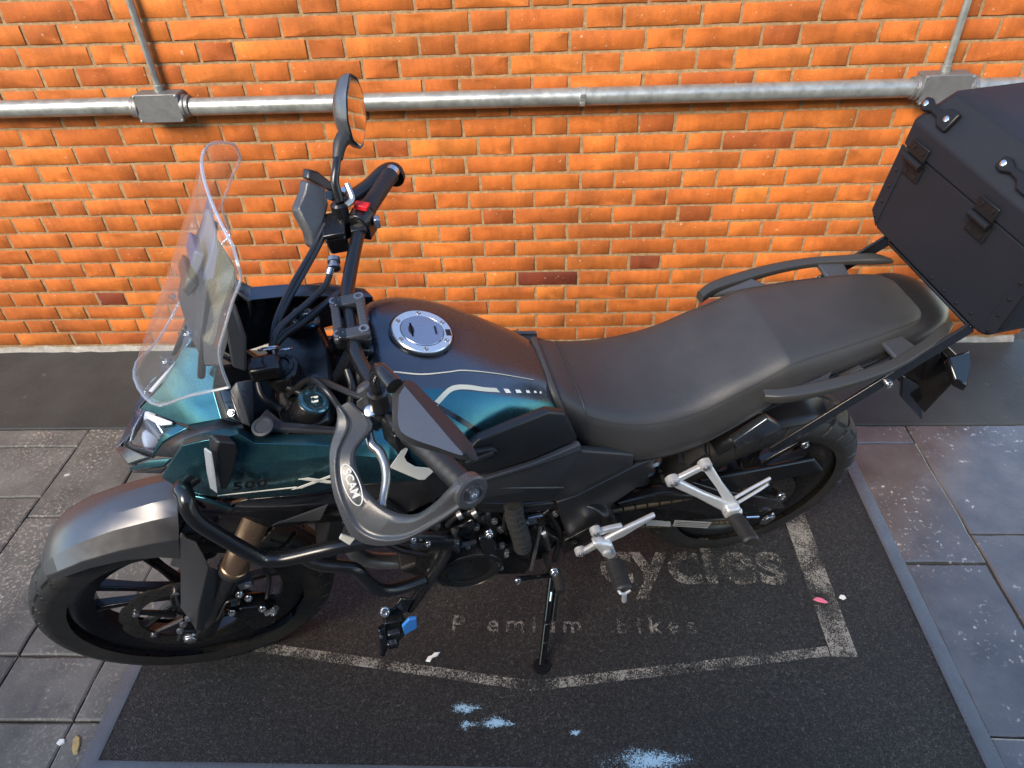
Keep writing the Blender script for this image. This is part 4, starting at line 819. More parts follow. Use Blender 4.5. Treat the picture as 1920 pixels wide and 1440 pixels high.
m = M(); m.add(LC, [(0,1,2,3,7),(3,4,5,6,7)]); both(m, 'pivot_cover', 'plastic', bike, solid=.02, bevel=.004, sharp=25)
m = M(); m.prism([(0.5732,0.1600,0.4615), (0.4927,0.1560,0.5009), (0.4832,0.1560,0.4726), (0.5033,0.1600,0.4382), (0.5696,0.1620,0.3989), (0.5795,0.1620,0.4297)], (0,-.02,0)); pp = m.build('pivot_plate', 'engine_black', bike, bevel=.003)
m = M(); m.bolt(Vector((0.5501,0.1630,0.4515)), (0,1,0), .009, .006); m.build('pivot_bolt', 'engine_black', pp)
m = M(); m.tube([(1.02,.05,.90),(.86,.12,.72),(.70,.15,.66),(.52,.145,.60),(.44,.14,.42)], .020, 12); both(m, 'frame_tube', 'satin_black', bike)
m = M(); m.tube([(.62,.12,.74),(.40,.125,.70),(.20,.125,.77),(-.15,.10,.86)], .013, 10); both(m, 'subframe_tube', 'satin_black', bike)
m = M(); m.prism([(.42,.095,.455),(.30,.10,.47),(.10,.118,.40),(-.02,.120,.345),(-.055,.120,.312),(-.02,.120,.278),(.12,.118,.30),(.33,.105,.345),(.42,.095,.36)], (0,-.034,0)); sw = m.build('swing_arm', 'satin_black', bike, bevel=.010, seg=3)
m = M(); m.prism([(.42,-.095,.455),(.30,-.10,.47),(.10,-.118,.40),(-.02,-.120,.345),(-.055,-.120,.312),(-.02,-.120,.278),(.12,-.118,.30),(.33,-.105,.345),(.42,-.095,.36)], (0,.034,0)); m.build('swing_arm', 'satin_black', bike, bevel=.010, seg=3)
m = M(); m.prism([Vector(p) for p in ((0.3490,0.1220,0.4044), (0.2766,0.1240,0.3674), (0.2717,0.1240,0.3415), (0.3411,0.1220,0.3727))], (0,.0008,0)); m.build('warning_label', 'sticker', sw)
m = M(); m.prism([Vector(p) for p in ((0.2657,0.1240,0.3707), (0.1532,0.1260,0.3168), (0.1588,0.1260,0.2890), (0.2643,0.1240,0.3411))], (0,.0008,0)); wl = m.build('warning_label', 'sticker', sw)
for k, (a, b) in enumerate((((0.2621,0.1255,0.3639), (0.1612,0.1275,0.3159)), ((0.2620,0.1255,0.3559), (0.1608,0.1275,0.3075)), ((0.2619,0.1255,0.3479), (0.1620,0.1275,0.2998)))):
    m = M(); a = Vector(a); b = Vector(b); m.prism([a,b,b-Vector((0,0,.0016)),a-Vector((0,0,.0016))], (0,.0006,0)); m.build('print_line', 'deep_black', wl)
m = M(); m.prism([(-0.0060,0.1240,0.2668), (-0.0340,0.1240,0.2885), (-0.0464,0.1240,0.2642), (-0.0257,0.1240,0.2333), (-0.0028,0.1240,0.2457)], (0,.006,0)); ca = m.build('chain_adjuster', 'steel', bike, bevel=.002)
m = M(); m.lathe([(0,.014),(.008,.014),(.010,.012)], Vector((-0.0200,0.1280,0.2760)), (0,1,0), 6); m.build('axle_nut', 'steel', ca, bevel=.001)
m = M(); m.tube([(0.0469,0.1220,0.2908), (0.0053,0.1220,0.2765)], .004, 8, 1); m.build('adjuster_bolt', 'steel', ca)
m = M(); m.prism([(0.2230,0.1180,0.5203), (0.1299,0.1140,0.5104), (-0.0939,0.1080,0.4876), (-0.1454,0.1080,0.4225), (-0.1188,0.1100,0.4251), (-0.0112,0.1120,0.4281), (0.1075,0.1160,0.4343), (0.1854,0.1180,0.4426)], (0,-.012,0)); m.build('chain_guard', 'gloss_black', bike, bevel=.004)
m = M(); m.prism([(0.2490,0.1220,0.5312), (0.1720,0.1220,0.4677), (-0.0292,0.1220,0.3459), (-0.0718,0.1220,0.2919), (-0.0531,0.1220,0.2913), (0.0980,0.1220,0.3775), (0.2352,0.1220,0.4678)], (0,-.008,0)); m.build('arm_brace', 'satin_black', bike, bevel=.003)
m = M(); m.bolt(Vector((-0.0332,0.1180,0.3640)), (0,1,0), .010, .012); m.build('bolt', 'steel', bike)
# chain links
def chain(a, b, n):
    a = Vector(a); b = Vector(b); d = (b-a)/n
    for k in range(n):
        c = a+d*(k+.5); mm = M(); mm.tube([c-d*.42, c+d*.42], .0062, 8, 1, flat=.35 if False else None); mm.build('chain_link', 'chain', ch)
ch = empty('chain', (0,0,0), bike); chain((.47,.10,.375),(.02,.10,.222),26); chain((.47,.10,.445),(.02,.10,.405),14)
# rear hugger, plate holder, rear indicators
m = M(); rings = []
for k in range(6):
    a = R(55+k*11); r = .335; rings.append([(RA.x+(r-abs(y)*.25)*math.cos(a), y, RA.z+(r-abs(y)*.25)*math.sin(a)) for y in (-.085,-.06,0,.06,.085)])
m.loft(rings, False, False); m.build('rear_hugger', 'plastic', bike, solid=.004)
m = M(); m.prism([(-.24,.05,.85),(-.32,.04,.845),(-.40,.03,.70),(-.41,.03,.62),(-.385,.03,.62),(-.34,.04,.72),(-.26,.05,.78)], (0,-.08,0)); ph = m.build('plate_holder', 'plastic', bike, bevel=.005)
m = M(); m.prism([(-.385,-.085,.56),(-.385,.085,.56),(-.415,.085,.70),(-.415,-.085,.70)], (-.004,0,-.001)); m.build('number_plate', 'satin_black', ph, bevel=.002)
for s in (1,-1):
    m = M(); m.tube([(-.335,.04*s,.785),(-.34,.10*s,.785)], .008, 8, 1); a = m.build('turn_signal', 'plastic', bike)
    m = M(); m.prism([(-.31,.10*s,.80),(-.37,.10*s,.805),(-.375,.115*s,.775),(-.335,.165*s,.765),(-.31,.15*s,.775)], (0,0,-.022)); m.build('signal_body', 'gloss_black', a, bevel=.008)
m = M(); m.prism([(-0.2725,0.0600,0.7007), (-0.3485,0.0600,0.6474), (-0.4542,0.0500,0.4720), (-0.4454,0.0500,0.4701), (-0.3126,0.0600,0.6114)], (0,-.012,0)); m.build('plate_bracket', 'gloss_black', ph, bevel=.003)
m = M(); m.box((.40,.03,.52),(.07,.07,.16)); m.build('battery_box', 'deep_black', bike, bevel=.01)
m = M(); m.tube([(.34,0,.36),(.26,0,.72)], .022, 14, 1); sh = m.build('rear_shock', 'satin_black', bike)
for k in range(7):
    c = Vector((.33-.009*k,0,.42+.04*k)); mm = M(); mm.lathe([(-.006,.034),(0,.040),(.006,.034)], c, (-.2,0,.98), 16); mm.build('spring_coil', 'dull_steel', sh)
m = M(); m.prism([(.36,.07,.72),(.05,.08,.80),(-.2,.08,.84),(-.2,-.08,.84),(.05,-.08,.80),(.36,-.07,.72)], (0,0,-.03)); m.build('under_tray', 'deep_black', bike)

# ---- foot pegs
def stout(path, ws, th, nrm=(0,1,0)):
    """flat bar of varying width along path"""
    mm = M(); P_ = [Vector(p) for p in path]; rings = []; n = Vector(nrm).normalized()
    for i, p in enumerate(P_):
        t = (P_[min(i+1,len(P_)-1)]-P_[max(i-1,0)]).normalized(); a = t.cross(n).normalized(); w = ws[i]
        rings.append([p+a*w+n*th*.5, p-a*w+n*th*.5, p-a*w-n*th*.5, p+a*w-n*th*.5])
    mm.loft(rings, True, True); return mm
pb = stout([(0.3343,0.1600,0.6251), (0.2686,0.1750,0.5734), (0.1822,0.1950,0.5071)], [.011,.010,.016], .014).build('passenger_peg_bracket', 'alloy', bike, bevel=.004)
stout([(0.2576,0.1500,0.6478), (0.2194,0.1700,0.5848), (0.1752,0.1950,0.5114)], [.011,.009,.014], .014).build('bracket_arm', 'alloy', pb, bevel=.004)
stout([(0.3328,0.1580,0.6216), (0.2576,0.1500,0.6478)], [.009,.009], .012).build('bracket_bridge', 'alloy', pb, bevel=.003)
for p in ((0.3380,0.1660,0.6311), (0.2628,0.1580,0.6548)):
    m = M(); m.lathe([(-.012,.015),(.003,.015),(.005,.012)], Vector(p), (0,1,0), 20); m.build('boss', 'alloy', pb)
    m = M(); m.bolt(Vector(p)+Vector((0,.004,0)), (0,1,0), .0065, .006); m.build('bolt', 'dull_steel', pb)
m = M(); m.tube([(0.1794,0.1920,0.5475), (0.1332,0.1800,0.5523), (0.0857,0.1700,0.5600), (0.0825,0.1700,0.5365), (0.1075,0.1780,0.5328), (0.1656,0.1920,0.5215)], .0042, 8, 1); m.build('heel_guard', 'alloy', pb)
m = M(); m.box(Vector((0.1858,0.2000,0.5118)),(.034,.026,.034)); m.lathe([(-.016,.010),(.016,.010)], Vector((0.1754,0.2050,0.5039)), (1,0,0), 14); m.build('peg_joint', 'alloy', pb, bevel=.005)
def peg(a, b, r, name, parent):
    a = Vector(a); b = Vector(b); t = (b-a).normalized(); mm = M(); rings = []
    n = 22
    for k in range(n+1):
        f = k/n; rr = r*(.80 if k in (0,n) else 1)*(1+.02*math.cos(f*math.pi*11)); c = a+(b-a)*f; u = Vector((0,0,1)); u = (u-t*u.dot(t)).normalized(); v = t.cross(u)
        rings.append([c+u*rr*.72*math.sin(2*math.pi*j/12)+v*rr*1.05*math.cos(2*math.pi*j/12) for j in range(12)])
    mm.loft(rings, True, True); return mm.build(name, 'rubber', parent)
peg((0.1784,0.2120,0.4975), (0.1840,0.2950,0.5263), .019, 'passenger_peg', pb)
rb = stout([(0.5378,0.1780,0.4191), (0.5073,0.1850,0.4591), (0.4444,0.1820,0.4859), (0.3631,0.1720,0.5168)], [.010,.011,.016,.006], .012).build('rider_peg_bracket', 'alloy', bike, bevel=.004)
stout([(0.5082,0.1780,0.5040), (0.4780,0.1780,0.5080), (0.4450,0.1780,0.5107)], [.010,.009,.006], .012).build('bracket_arm', 'alloy', rb, bevel=.003)
for p in ((0.5094,0.1850,0.5166), (0.5393,0.1860,0.4371)):
    m = M(); m.lathe([(-.012,.013),(.002,.013),(.004,.010)], Vector(p), (0,1,0), 18); m.build('boss', 'alloy', rb)
    m = M(); m.bolt(Vector(p)+Vector((0,.003,0)), (0,1,0), .006, .005); m.build('bolt', 'dull_steel', rb)
m = M(); m.prism([(0.5195,0.2000,0.4915), (0.4965,0.2000,0.4911), (0.4706,0.2050,0.4736), (0.4579,0.2100,0.4309), (0.4713,0.2100,0.4109), (0.4892,0.2060,0.4302)], (0,-.022,0)); m.build('peg_joint', 'alloy', rb, bevel=.005)
m = M(); m.lathe([(0,.011),(.006,.011),(.007,.008)], Vector((0.4890,0.2120,0.4670)), (0,1,0), 18); m.build('pin', 'alloy', rb)
peg((0.4680,0.2160,0.4207), (0.4726,0.2980,0.4356), .021, 'rider_peg', rb)
m = M(); m.tube([(0.4764,0.2160,0.4140), (0.4862,0.2960,0.4385), (0.4710,0.3000,0.4280), (0.4583,0.2980,0.4336)], .0035, 8, 4); m.build('peg_frame', 'alloy', rb)
m = M(); m.tube([(0.4696,0.2960,0.4188), (0.4652,0.2960,0.3771)], .006, 10, 1); m.build('peg_feeler', 'alloy', rb)
# mirrored pegs on the far side
m = M(); m.tube([(.50,-.17,.42),(.49,-.29,.40)], .02, 12, 1); m.build('rider_peg', 'rubber', bike)
# ---- engine
m = M(); m.prism([(.92,-.15,.42),(.90,-.15,.60),(.80,-.15,.66),(.60,-.15,.62),(.55,-.15,.46),(.60,-.15,.34),(.85,-.15,.32)], (0,.29,0)); eng = m.build('engine', 'engine_black', bike, bevel=.025, seg=3)
m = M(); m.prism([(.80,-.13,.62),(.97,-.13,.56),(1.02,-.13,.74),(.90,-.13,.86),(.78,-.13,.82)], (0,.26,0)); m.build('cylinder_head', 'engine_black', eng, bevel=.015)
for k in range(6):
    m = M(); m.box((.86+.012*k,0,.60+.024*k),(.14,.275,.007),((.87,0,-.5),(0,1,0),(.5,0,.87))); m.build('cooling_fin', 'engine_black', eng, bevel=.001)
ac = Vector((0.8021,0.1850,0.4796))
m = M(); m.lathe([(-.045,.092),(-.015,.090),(-.006,.084),(-.002,.076),(.004,.072),(.008,.064),(.006,.056),(.001,.050),(.002,.030),(.004,.001)], ac, (0,1,0), 48); al = m.build('alternator_cover', 'engine_black', eng, sharp=30)
m = M(); m.lathe([(.0042,.074),(.006,.0725),(.0062,.0705),(.004,.0695)], ac, (0,1,0), 48, closed=True); m.build('cover_rim', 'disc_steel', al)  # lighter steel tone stands in for the highlight on the black rim
for k in range(9):
    a = 2*math.pi*k/9+.2; m = M(); m.bolt(ac+Vector((math.cos(a)*.087,-.012,math.sin(a)*.087)), (0,1,0), .0055, .008); m.build('bolt', 'dull_steel', al)
m = M(); m.prism([(0.7508,0.1650,0.5130), (0.6500,0.1650,0.4970), (0.6463,0.1650,0.3870), (0.6650,0.1650,0.3463), (0.7374,0.1650,0.3766)], (0,-.03,0)); m.build('sprocket_cover', 'engine_black', eng, bevel=.008)
m = M(); m.prism([(0.7782,0.1850,0.6033), (0.7568,0.1820,0.6068), (0.7383,0.1850,0.5719), (0.7443,0.1900,0.5507), (0.7649,0.1960,0.5328), (0.7720,0.1940,0.5636)], (0,-.012,0)); m.build('clutch_cable_bracket', 'gloss_black', eng, bevel=.003)
m = M(); m.bolt(Vector((0.7561,0.1850,0.6228)), (0,.9,.4), .008, .012); m.build('bolt', 'steel', eng)
for p in ((0.7779,0.1600,0.6203), (0.7388,0.1600,0.6281), (0.7251,0.1600,0.5869), (0.8252,0.1750,0.5996), (0.6680,0.1550,0.5839), (0.7875,0.1500,0.6740), (0.7628,0.1500,0.6787), (0.6405,0.1500,0.6241), (0.7253,0.1700,0.5346), (0.8404,0.1500,0.6786), (0.6004,0.1500,0.5861), (0.7151,0.1680,0.4972), (0.6634,0.1680,0.5034)):
    m = M(); m.bolt(Vector(p), (0,1,.1), .0065, .010); m.build('bolt', 'dull_steel', eng)
m = M(); m.prism([(0.8352,0.1600,0.6115), (0.7606,0.1500,0.6249), (0.7144,0.1500,0.5767), (0.7361,0.1650,0.5424), (0.7957,0.1700,0.5661)], (0,-.05,0)); m.build('crankcase_cover', 'engine_black', eng, bevel=.008)
m = M(); m.box(Vector((0.7964,0.1760,0.5818)),(.03,.006,.006)); m.build('data_plate', 'dull_steel', eng)
# ribbed hose
m = M(); hp = spline([(0.6990,0.1650,0.6814), (0.6956,0.1720,0.6280), (0.6845,0.1780,0.5661), (0.6781,0.1760,0.5122)], 8); rr = [.020+.0016*math.sin(i*2.1) for i in range(len(hp))]; m.tube(hp, rr, 14, 1); m.build('ribbed_hose', 'hose', bike)
for k in range(7):
    m = M(); o_ = Vector((.004*(k-3),.012-abs(k-3)*.002,0)); m.tube([Vector((0.7004,0.1700,0.6898))+o_, Vector((0.6949,0.1780,0.6311))+o_, Vector((0.6801,0.1820,0.5311))+o_], .0022, 6, 4); m.build('hose_rib', 'dull_steel' if False else 'hose', bike)
m = M(); m.tube([(0.6354,0.1650,0.5689), (0.6533,0.1720,0.3821)], .0045, 8, 1); lk = m.build('shift_rod', 'dull_steel', bike)
m = M(); m.lathe([(-.006,.009),(.006,.009)], Vector((0.6352,0.1660,0.5863)), (0,1,0), 14); m.build('rod_joint', 'satin_black', lk)
m = M(); m.box(Vector((0.6477,0.1550,0.5845)),(.035,.01,.03)); m.build('electrical_plug', 'cap_grey', bike, bevel=.003)
m = M(); m.tube([(0.5976,0.1650,0.3130), (0.6512,0.1850,0.3679), (0.6924,0.2000,0.4075)], .006, 8); sl_ = m.build('shift_lever', 'gloss_black', bike)
m = M(); m.bolt(Vector((0.6964,0.2050,0.4168)), (0,1,0), .008, .010); m.build('bolt', 'steel', sl_)
m = M(); m.bolt(Vector((0.5960,0.1720,0.3458)), (0,.8,.5), .009, .014); m.build('bolt', 'steel', bike)
m = M(); m.tube([(0.5895,0.1700,0.3359), (0.5929,0.2250,0.3403)], .0125, 12, 1); m.build('stand_lug', 'rubber', bike)
# wiring and clutter around the engine
for pts, r in (([(0.6316,0.1300,0.5997), (0.6090,0.1400,0.5734), (0.5777,0.1400,0.4658), (0.5833,0.1400,0.3370)],.008),([(0.8231,0.1200,0.6273), (0.7636,0.1400,0.6463), (0.7061,0.1400,0.6384)],.007),([(0.8003,0.1400,0.5848), (0.7601,0.1500,0.6504), (0.7236,0.1400,0.6303)],.004),([(0.6162,0.1500,0.3983), (0.6059,0.1600,0.3441), (0.6180,0.1600,0.3132)],.006)):
    m = M(); m.tube(pts, r, 8); m.build('engine_hose', 'cable', bike)
# radiator and lower cowling
m = M(); m.box((1.06,0,.70),(.03,.34,.26),((.96,0,.28),(0,1,0),(-.28,0,.96))); rad = m.build('radiator', 'deep_black', bike, bevel=.004)
m = M(); m.add([(0.9882,0.1880,0.8888), (0.9225,0.1960,0.8882), (0.8521,0.2000,0.8936), (0.7896,0.2000,0.9045), (0.8017,0.1900,0.8438), (0.8571,0.1800,0.7767), (0.9159,0.1650,0.7275), (0.9734,0.1650,0.7606)], [tuple(range(8))]); both(m, 'radiator_shroud', 'plastic', bike, solid=.015, bevel=.004)
m = M(); m.add([(1.0347,0.1800,0.7619), (0.9469,0.1900,0.8363), (0.9108,0.1700,0.7336), (0.9482,0.1500,0.6097), (1.0016,0.1500,0.6222)], [tuple(range(5))]); both(m, 'lower_shroud', 'satin_black', bike, solid=.012, bevel=.004)
m = M(); m.prism([(.96,-.10,.38),(.90,-.10,.30),(.66,-.10,.27),(.60,-.10,.32),(.66,-.10,.36),(.88,-.10,.40)], (0,.20,0)); m.build('bash_plate', 'deep_black', bike, bevel=.01)
m = M(); m.tube([(1.0,.04,.56),(1.05,.05,.44),(.98,.04,.33),(.75,.02,.26),(.45,-.10,.27)], .02, 12); m.build('exhaust_pipe', 'dull_steel', bike)
m = M(); m.tube([(.45,-.12,.28),(.30,-.17,.36),(.0,-.19,.46),(-.20,-.19,.52)], [.03,.05,.058,.05], 20); m.build('exhaust_silencer', 'satin_black', bike)
# ---- crash bars
m = M(); m.tube([(1.16,.10,.95), (1.2433,0.1750,0.9751), (1.2402,0.2050,0.9807), (1.2395,0.2220,0.9632), (1.2273,0.2320,0.9256), (1.1761,0.2400,0.8179), (1.1530,0.2440,0.8029), (1.1217,0.2480,0.8017), (1.0322,0.2560,0.8179), (0.9410,0.2450,0.7887), (0.8685,0.2150,0.7086), (0.8448,0.2000,0.6548)], .0135, 14, 5); cb, cb2 = both(m, 'crash_bar', 'satin_black', bike)
m = M(); m.tube([(0.8448,0.2000,0.6548), (0.8499,0.2000,0.6080), (0.8883,0.2000,0.5134), (0.9464,0.2050,0.4016)], .0125, 12, 4); m.build('lower_brace', 'satin_black', cb)
m = M(); m.tube([(1.1280,0.1800,0.6904), (1.0926,0.2000,0.6722), (1.0335,0.2150,0.6549), (1.0134,0.2220,0.5985), (0.9897,0.2220,0.5496), (0.9500,0.2120,0.5234), (0.9022,0.2000,0.5128)], .0135, 12, 5); m.build('lower_loop', 'satin_black', cb)
m = M(); m.tube([(0.9027,0.2320,0.7391), (0.8448,0.2020,0.6605)], .0185, 14, 1); m.build('clamp_sleeve', 'gloss_black', cb)
for p in ((0.9089,0.2500,0.7776), (0.8843,0.2450,0.7439)):
    m = M(); m.bolt(Vector(p), (0,1,.2), .005, .007); m.build('bolt', 'steel', cb)
m = M(); m.prism([(0.9369,0.2100,0.4573), (0.9538,0.2120,0.4099), (0.9844,0.2250,0.4393), (1.0044,0.2320,0.4442), (1.0061,0.2320,0.4673), (0.9778,0.2220,0.4621), (0.9578,0.2120,0.4834)], (0,.006,0)); m.build('lamp_bracket', 'gloss_black', cb, bevel=.002)
m = M(); m.bolt(Vector((0.9966,0.2320,0.4702)), (0,.6,.8), .009, .014); m.build('bolt', 'steel', cb)
ax0 = Vector((0.9835,0.2620,0.4221))
m = M(); m.prism([Vector((1.0194,0.2560,0.4581)), Vector((1.0050,0.2500,0.4580)), Vector((1.0094,0.2620,0.3812)), Vector((1.0236,0.2700,0.3516)), Vector((1.0294,0.2700,0.3617))], (-.004,.012,0)); au = m.build('auxiliary_lamp', 'gloss_black', cb, bevel=.002)
m = M(); m.prism([Vector((1.0043,0.2500,0.4463)), Vector((0.9676,0.2500,0.4447)), Vector((0.9603,0.2580,0.3924)), Vector((0.9766,0.2640,0.3810)), Vector((0.9857,0.2680,0.3472)), Vector((1.0090,0.2700,0.3547)), Vector((1.0076,0.2620,0.3953))], (-.004,-.03,0)); m.build('lamp_body', 'engine_black', au, bevel=.004)
m = M(); m.prism([Vector((0.9668,0.2620,0.4580)), Vector((0.9495,0.2560,0.4731)), Vector((0.9337,0.2520,0.4633)), Vector((0.9371,0.2580,0.4255)), Vector((0.9528,0.2620,0.4269)), Vector((0.9658,0.2640,0.4162))], (0,.008,0)); m.build('lamp_visor', 'visor_blue', au, bevel=.002)
m = M(); m.box(Vector((0.9870,0.2680,0.4387)),(.026,.012,.010)); m.build('lamp_fin', 'screen_glass', au, bevel=.002)
m = M(); m.box(Vector((0.9959,0.2720,0.3978)),(.022,.012,.010)); m.build('lamp_fin', 'screen_glass', au, bevel=.002)
m = M(); m.lathe([(0,.004),(.003,.004)], Vector((1.0142,0.2720,0.4447)), (-.1,1,.4), 10); m.build('screw', 'steel', au)
# ---- side stand
ft = Vector((0.6488,0.2906,0.0635))
pv = Vector((0.5817,0.1350,0.2337))
m = M(); m.tube([pv, pv+(ft-pv)*.3, pv+(ft-pv)*.97+Vector((0,0,.004))], [.012,.0105,.0095], 12, 1); st = m.build('side_stand', 'gloss_black', bike)
m = M(); m.lathe([(0,.023),(.007,.021)], ft+Vector((0,.0,.001)), Vector((0.0000,-0.1773,0.9842)), 20); m.build('stand_foot', 'satin_black', st)
m = M(); p = pv+(ft-pv)*.12; q = pv+(ft-pv)*.5; o_ = Vector((-.016,.004,.01)); m.tube([p+o_,q+o_], .006, 10, 1); m.build('stand_spring', 'engine_black', st)
m = M(); m.tube([p+Vector((.002,.012,.004)),pv+(ft-pv)*.22+Vector((.002,.012,.004))], .004, 8, 1); m.build('spring_hook', 'steel', st)
m = M(); c = pv+(ft-pv)*.52; m.box(c,(.012,.02,.03)); c2 = pv+(ft-pv)*.72; m.box(c2,(.012,.018,.02)); m.build('stand_tab', 'gloss_black', st, bevel=.003)

# ---- cockpit: yokes, handlebar, controls
m = M(); m.prism([(1.075,.13,.985),(1.085,.06,.985),(1.085,-.06,.985),(1.075,-.13,.985),(1.035,-.14,.985),(1.0,-.12,.985),(.985,-.04,.985),(.985,.04,.985),(1.0,.12,.985),(1.035,.14,.985)], (.011,0,.022)); yk = m.build('top_yoke', 'satin_black', bike, bevel=.006)
m = M(); m.prism([(1.19,.13,.74),(1.19,-.13,.74),(1.12,-.13,.72),(1.12,.13,.72)], (0,0,.03)); m.build('lower_yoke', 'deep_black', bike, bevel=.005)
m = M(); m.tube([(1.02,0,.98),(1.16,0,.72)], .03, 16, 1); m.build('steering_head', 'satin_black', bike)
m = M(); ig = Vector((1.0738,0.0300,1.0480)); ign = Vector((.12,.1,1)).normalized()
m.lathe([(-.06,.030),(-.004,.031),(.0,.029),(.002,.024),(.006,.0235),(.007,.018),(.004,.016),(.004,.006)], ig, ign, 32); sg = m.build('ignition_switch', 'satin_black', bike, sharp=30)
m = M(); m.box(ig+ign*.022,(.004,.020,.032)); ky = m.build('key', 'dull_steel', sg, bevel=.0015)
m = M(); c = ig+ign*.055
m.tube([c+Vector((math.cos(a)*.016,math.sin(a)*.010,math.sin(a)*.012)) for a in [2*math.pi*k/18 for k in range(19)]], .0017, 6, 1); m.build('key_ring', 'steel', sg)
m = M(); c2 = Vector((1.0583,0.0200,1.0794)); m.tube([c2+Vector((math.cos(a)*.012,math.sin(a)*.011,math.sin(a)*.010)) for a in [2*math.pi*k/18 for k in range(19)]], .0016, 6, 1); m.build('key_ring', 'steel', sg)
m = M(); m.box(Vector((1.0924,0.0500,1.0741)),(.05,.035,.03)); m.build('switch_block', 'satin_black', bike, bevel=.006)
m = M(); m.prism([(1.1138,0.1500,1.0629), (1.0939,0.1640,1.0566), (0.9902,0.1680,1.0167), (0.9886,0.1580,1.0205), (1.0767,0.1400,1.0392), (1.0972,0.1200,1.0551)], (0,0,-.012)); m.build('inner_panel', 'plastic_grey', bike, bevel=.003)
m = M(); m.lathe([(0,.017),(.003,.017),(.004,.013),(.002,.011)], Vector((1.1026,0.1630,1.0608)), (.1,.15,1), 24); m.build('power_socket', 'plastic_grey', bike, sharp=30)
m = M(); m.prism([(1.25,.15,.90),(.95,.16,.90),(.93,-.16,.90),(1.25,-.15,.90)], (0,0,-.02)); m.build('cockpit_tray', 'deep_black', bike)
BAR = [(.817,-.400,1.121),(.880,-.285,1.121),(.910,-.205,1.112),(.938,-.105,1.098),(.945,-.060,1.096),(.945,.0,1.096),(.945,.060,1.096),(.938,.105,1.098),(.910,.205,1.112),(.880,.285,1.121),(.817,.400,1.121)]
m = M(); m.tube(BAR, .0125, 16, 5); hb = m.build('handlebar', 'satin_black', bike)
for s in (1,-1):
    c = Vector((.945,.040*s,1.096)); m = M(); m.box(c-Vector((-.012,0,.055)),(.034,.032,.10),((.877,0,.48),(0,1,0),(-.48,0,.877))); m.box(c+Vector((0,0,.0)),(.056,.028,.030),((.95,0,.30),(0,1,0),(-.30,0,.95))); rs = m.build('riser', 'satin_black', hb, bevel=.005)
m = M()
for pts in ([(-.029,-.050),(-.029,.050),(-.014,.050),(-.014,-.050)],[(.014,-.050),(.014,.050),(.029,.050),(.029,-.050)],[(-.030,.028),(-.030,.053),(.030,.053),(.030,.028)],[(-.030,-.053),(-.030,-.028),(.030,-.028),(.030,-.053)]):
    e1 = Vector((.95,0,-.05)).normalized(); e2 = Vector((0,1,0)); e3 = e1.cross(e2); c = Vector((.945,0,1.101)); m.prism([c+e1*a+e2*b for a, b in pts], e3*(.014 if pts[0][1] > -.052 and abs(pts[0][1]) < .0505 else .0145))
cl = m.build('bar_clamp', 'guard_grey', hb, bevel=.004)
for a in (-.021,.021):
    for b in (-.041,.041):
        m = M(); m.lathe([(0,.0085),(.002,.0085),(.002,.005),(-.002,.0045)], Vector((.945,0,1.101))+e1*a+e2*b+e3*.014, e3, 16); m.build('clamp_bolt', 'dull_steel', cl, sharp=30)
for s in (1,-1):
    a = Vector((.885,.275*s,1.121)); b = Vector((.822,.390*s,1.121)); d = b-a
    m = M(); rr = []; pp_ = []
    for k in range(31): f = k/30; pp_.append(a+d*f); rr.append((.0165+.0003*math.sin(k*1.9)) if 2 < k < 28 else .0180)
    m.tube(pp_, rr, 18, 1); g = m.build('grip', 'grip', hb)
    m = M(); m.lathe([(0,.0135),(.014,.0145),(.016,.012)], b+d.normalized()*.003, d, 18); m.build('bar_end', 'steel', g)
    m = M(); c = a-d.normalized()*.022; m.lathe([(-.024,.019),(-.020,.023),(.012,.024),(.016,.021)], c, d, 18); m.box(c+Vector((.0,0,-.014)),(.045,.036,.04),(d.normalized().cross((0,0,1)),d,(0,0,1))); sw_ = m.build('switch_housing', 'satin_black', hb, bevel=.004)
    if s < 0:
        m = M(); m.prism([c+Vector(p) for p in ((-.020,-.004,.020),(.006,-.012,.024),(.012,.004,.026),(-.012,.014,.022))], (-.003,0,.010)); m.build('kill_switch', 'red', sw_, bevel=.002)
        m = M(); m.box(c+Vector((-.028,.012,-.004)),(.012,.016,.022)); m.build('start_button', 'cap_grey', sw_, bevel=.003)
# brake side (right): reservoir, lever, banjo
rc = Vector((0.9461,-0.2350,1.1258))
rx, ry, rz = Vector((.12,.98,-.10)).normalized(), None, Vector((.15,.05,1)).normalized(); ry = rz.cross(rx).normalized(); rx = ry.cross(rz)
m = M(); m.box(rc-rz*.020,(.064,.040,.040),(rx,ry,rz)); rv = m.build('brake_reservoir', 'gloss_black', hb, bevel=.006)
m = M(); m.box(rc+rz*.004,(.066,.042,.010),(rx,ry,rz)); m.build('reservoir_lid', 'satin_black', rv, bevel=.003)
m = M()
for i in range(9):
    for j in range(6): m.box(rc+rz*.0095+rx*(-.026+.0065*i)+ry*(-.0155+.0062*j),(.004,.0038,.0016),(rx,ry,rz))
o = m.build('lid_studs', 'satin_black', rv); o['kind'] = 'stuff'
m = M(); p = Vector((0.9589,-0.1650,1.0985)); m.lathe([(-.008,.012),(.0,.012),(.001,.009),(.008,.009),(.009,.012),(.014,.012)], p, (.1,.9,-.3), 16); m.build('banjo_bolt', 'dull_steel', rv)
m = M(); m.tube([(0.9641,-0.1600,1.0934), (0.9733,-0.1400,1.0838), (0.9852,-0.1200,1.0802), (1.0164,-0.0800,1.0834), (1.0450,-0.0500,1.0852), (1.0681,-0.0200,1.0871), (1.0813,0.0000,1.0715)], .0058, 10); m.build('brake_hose', 'hose', rv)
m = M(); m.tube([(0.9636,-0.1580,1.0974), (0.9711,-0.1480,1.0869)], .0075, 10, 1); m.build('hose_crimp', 'steel', rv)
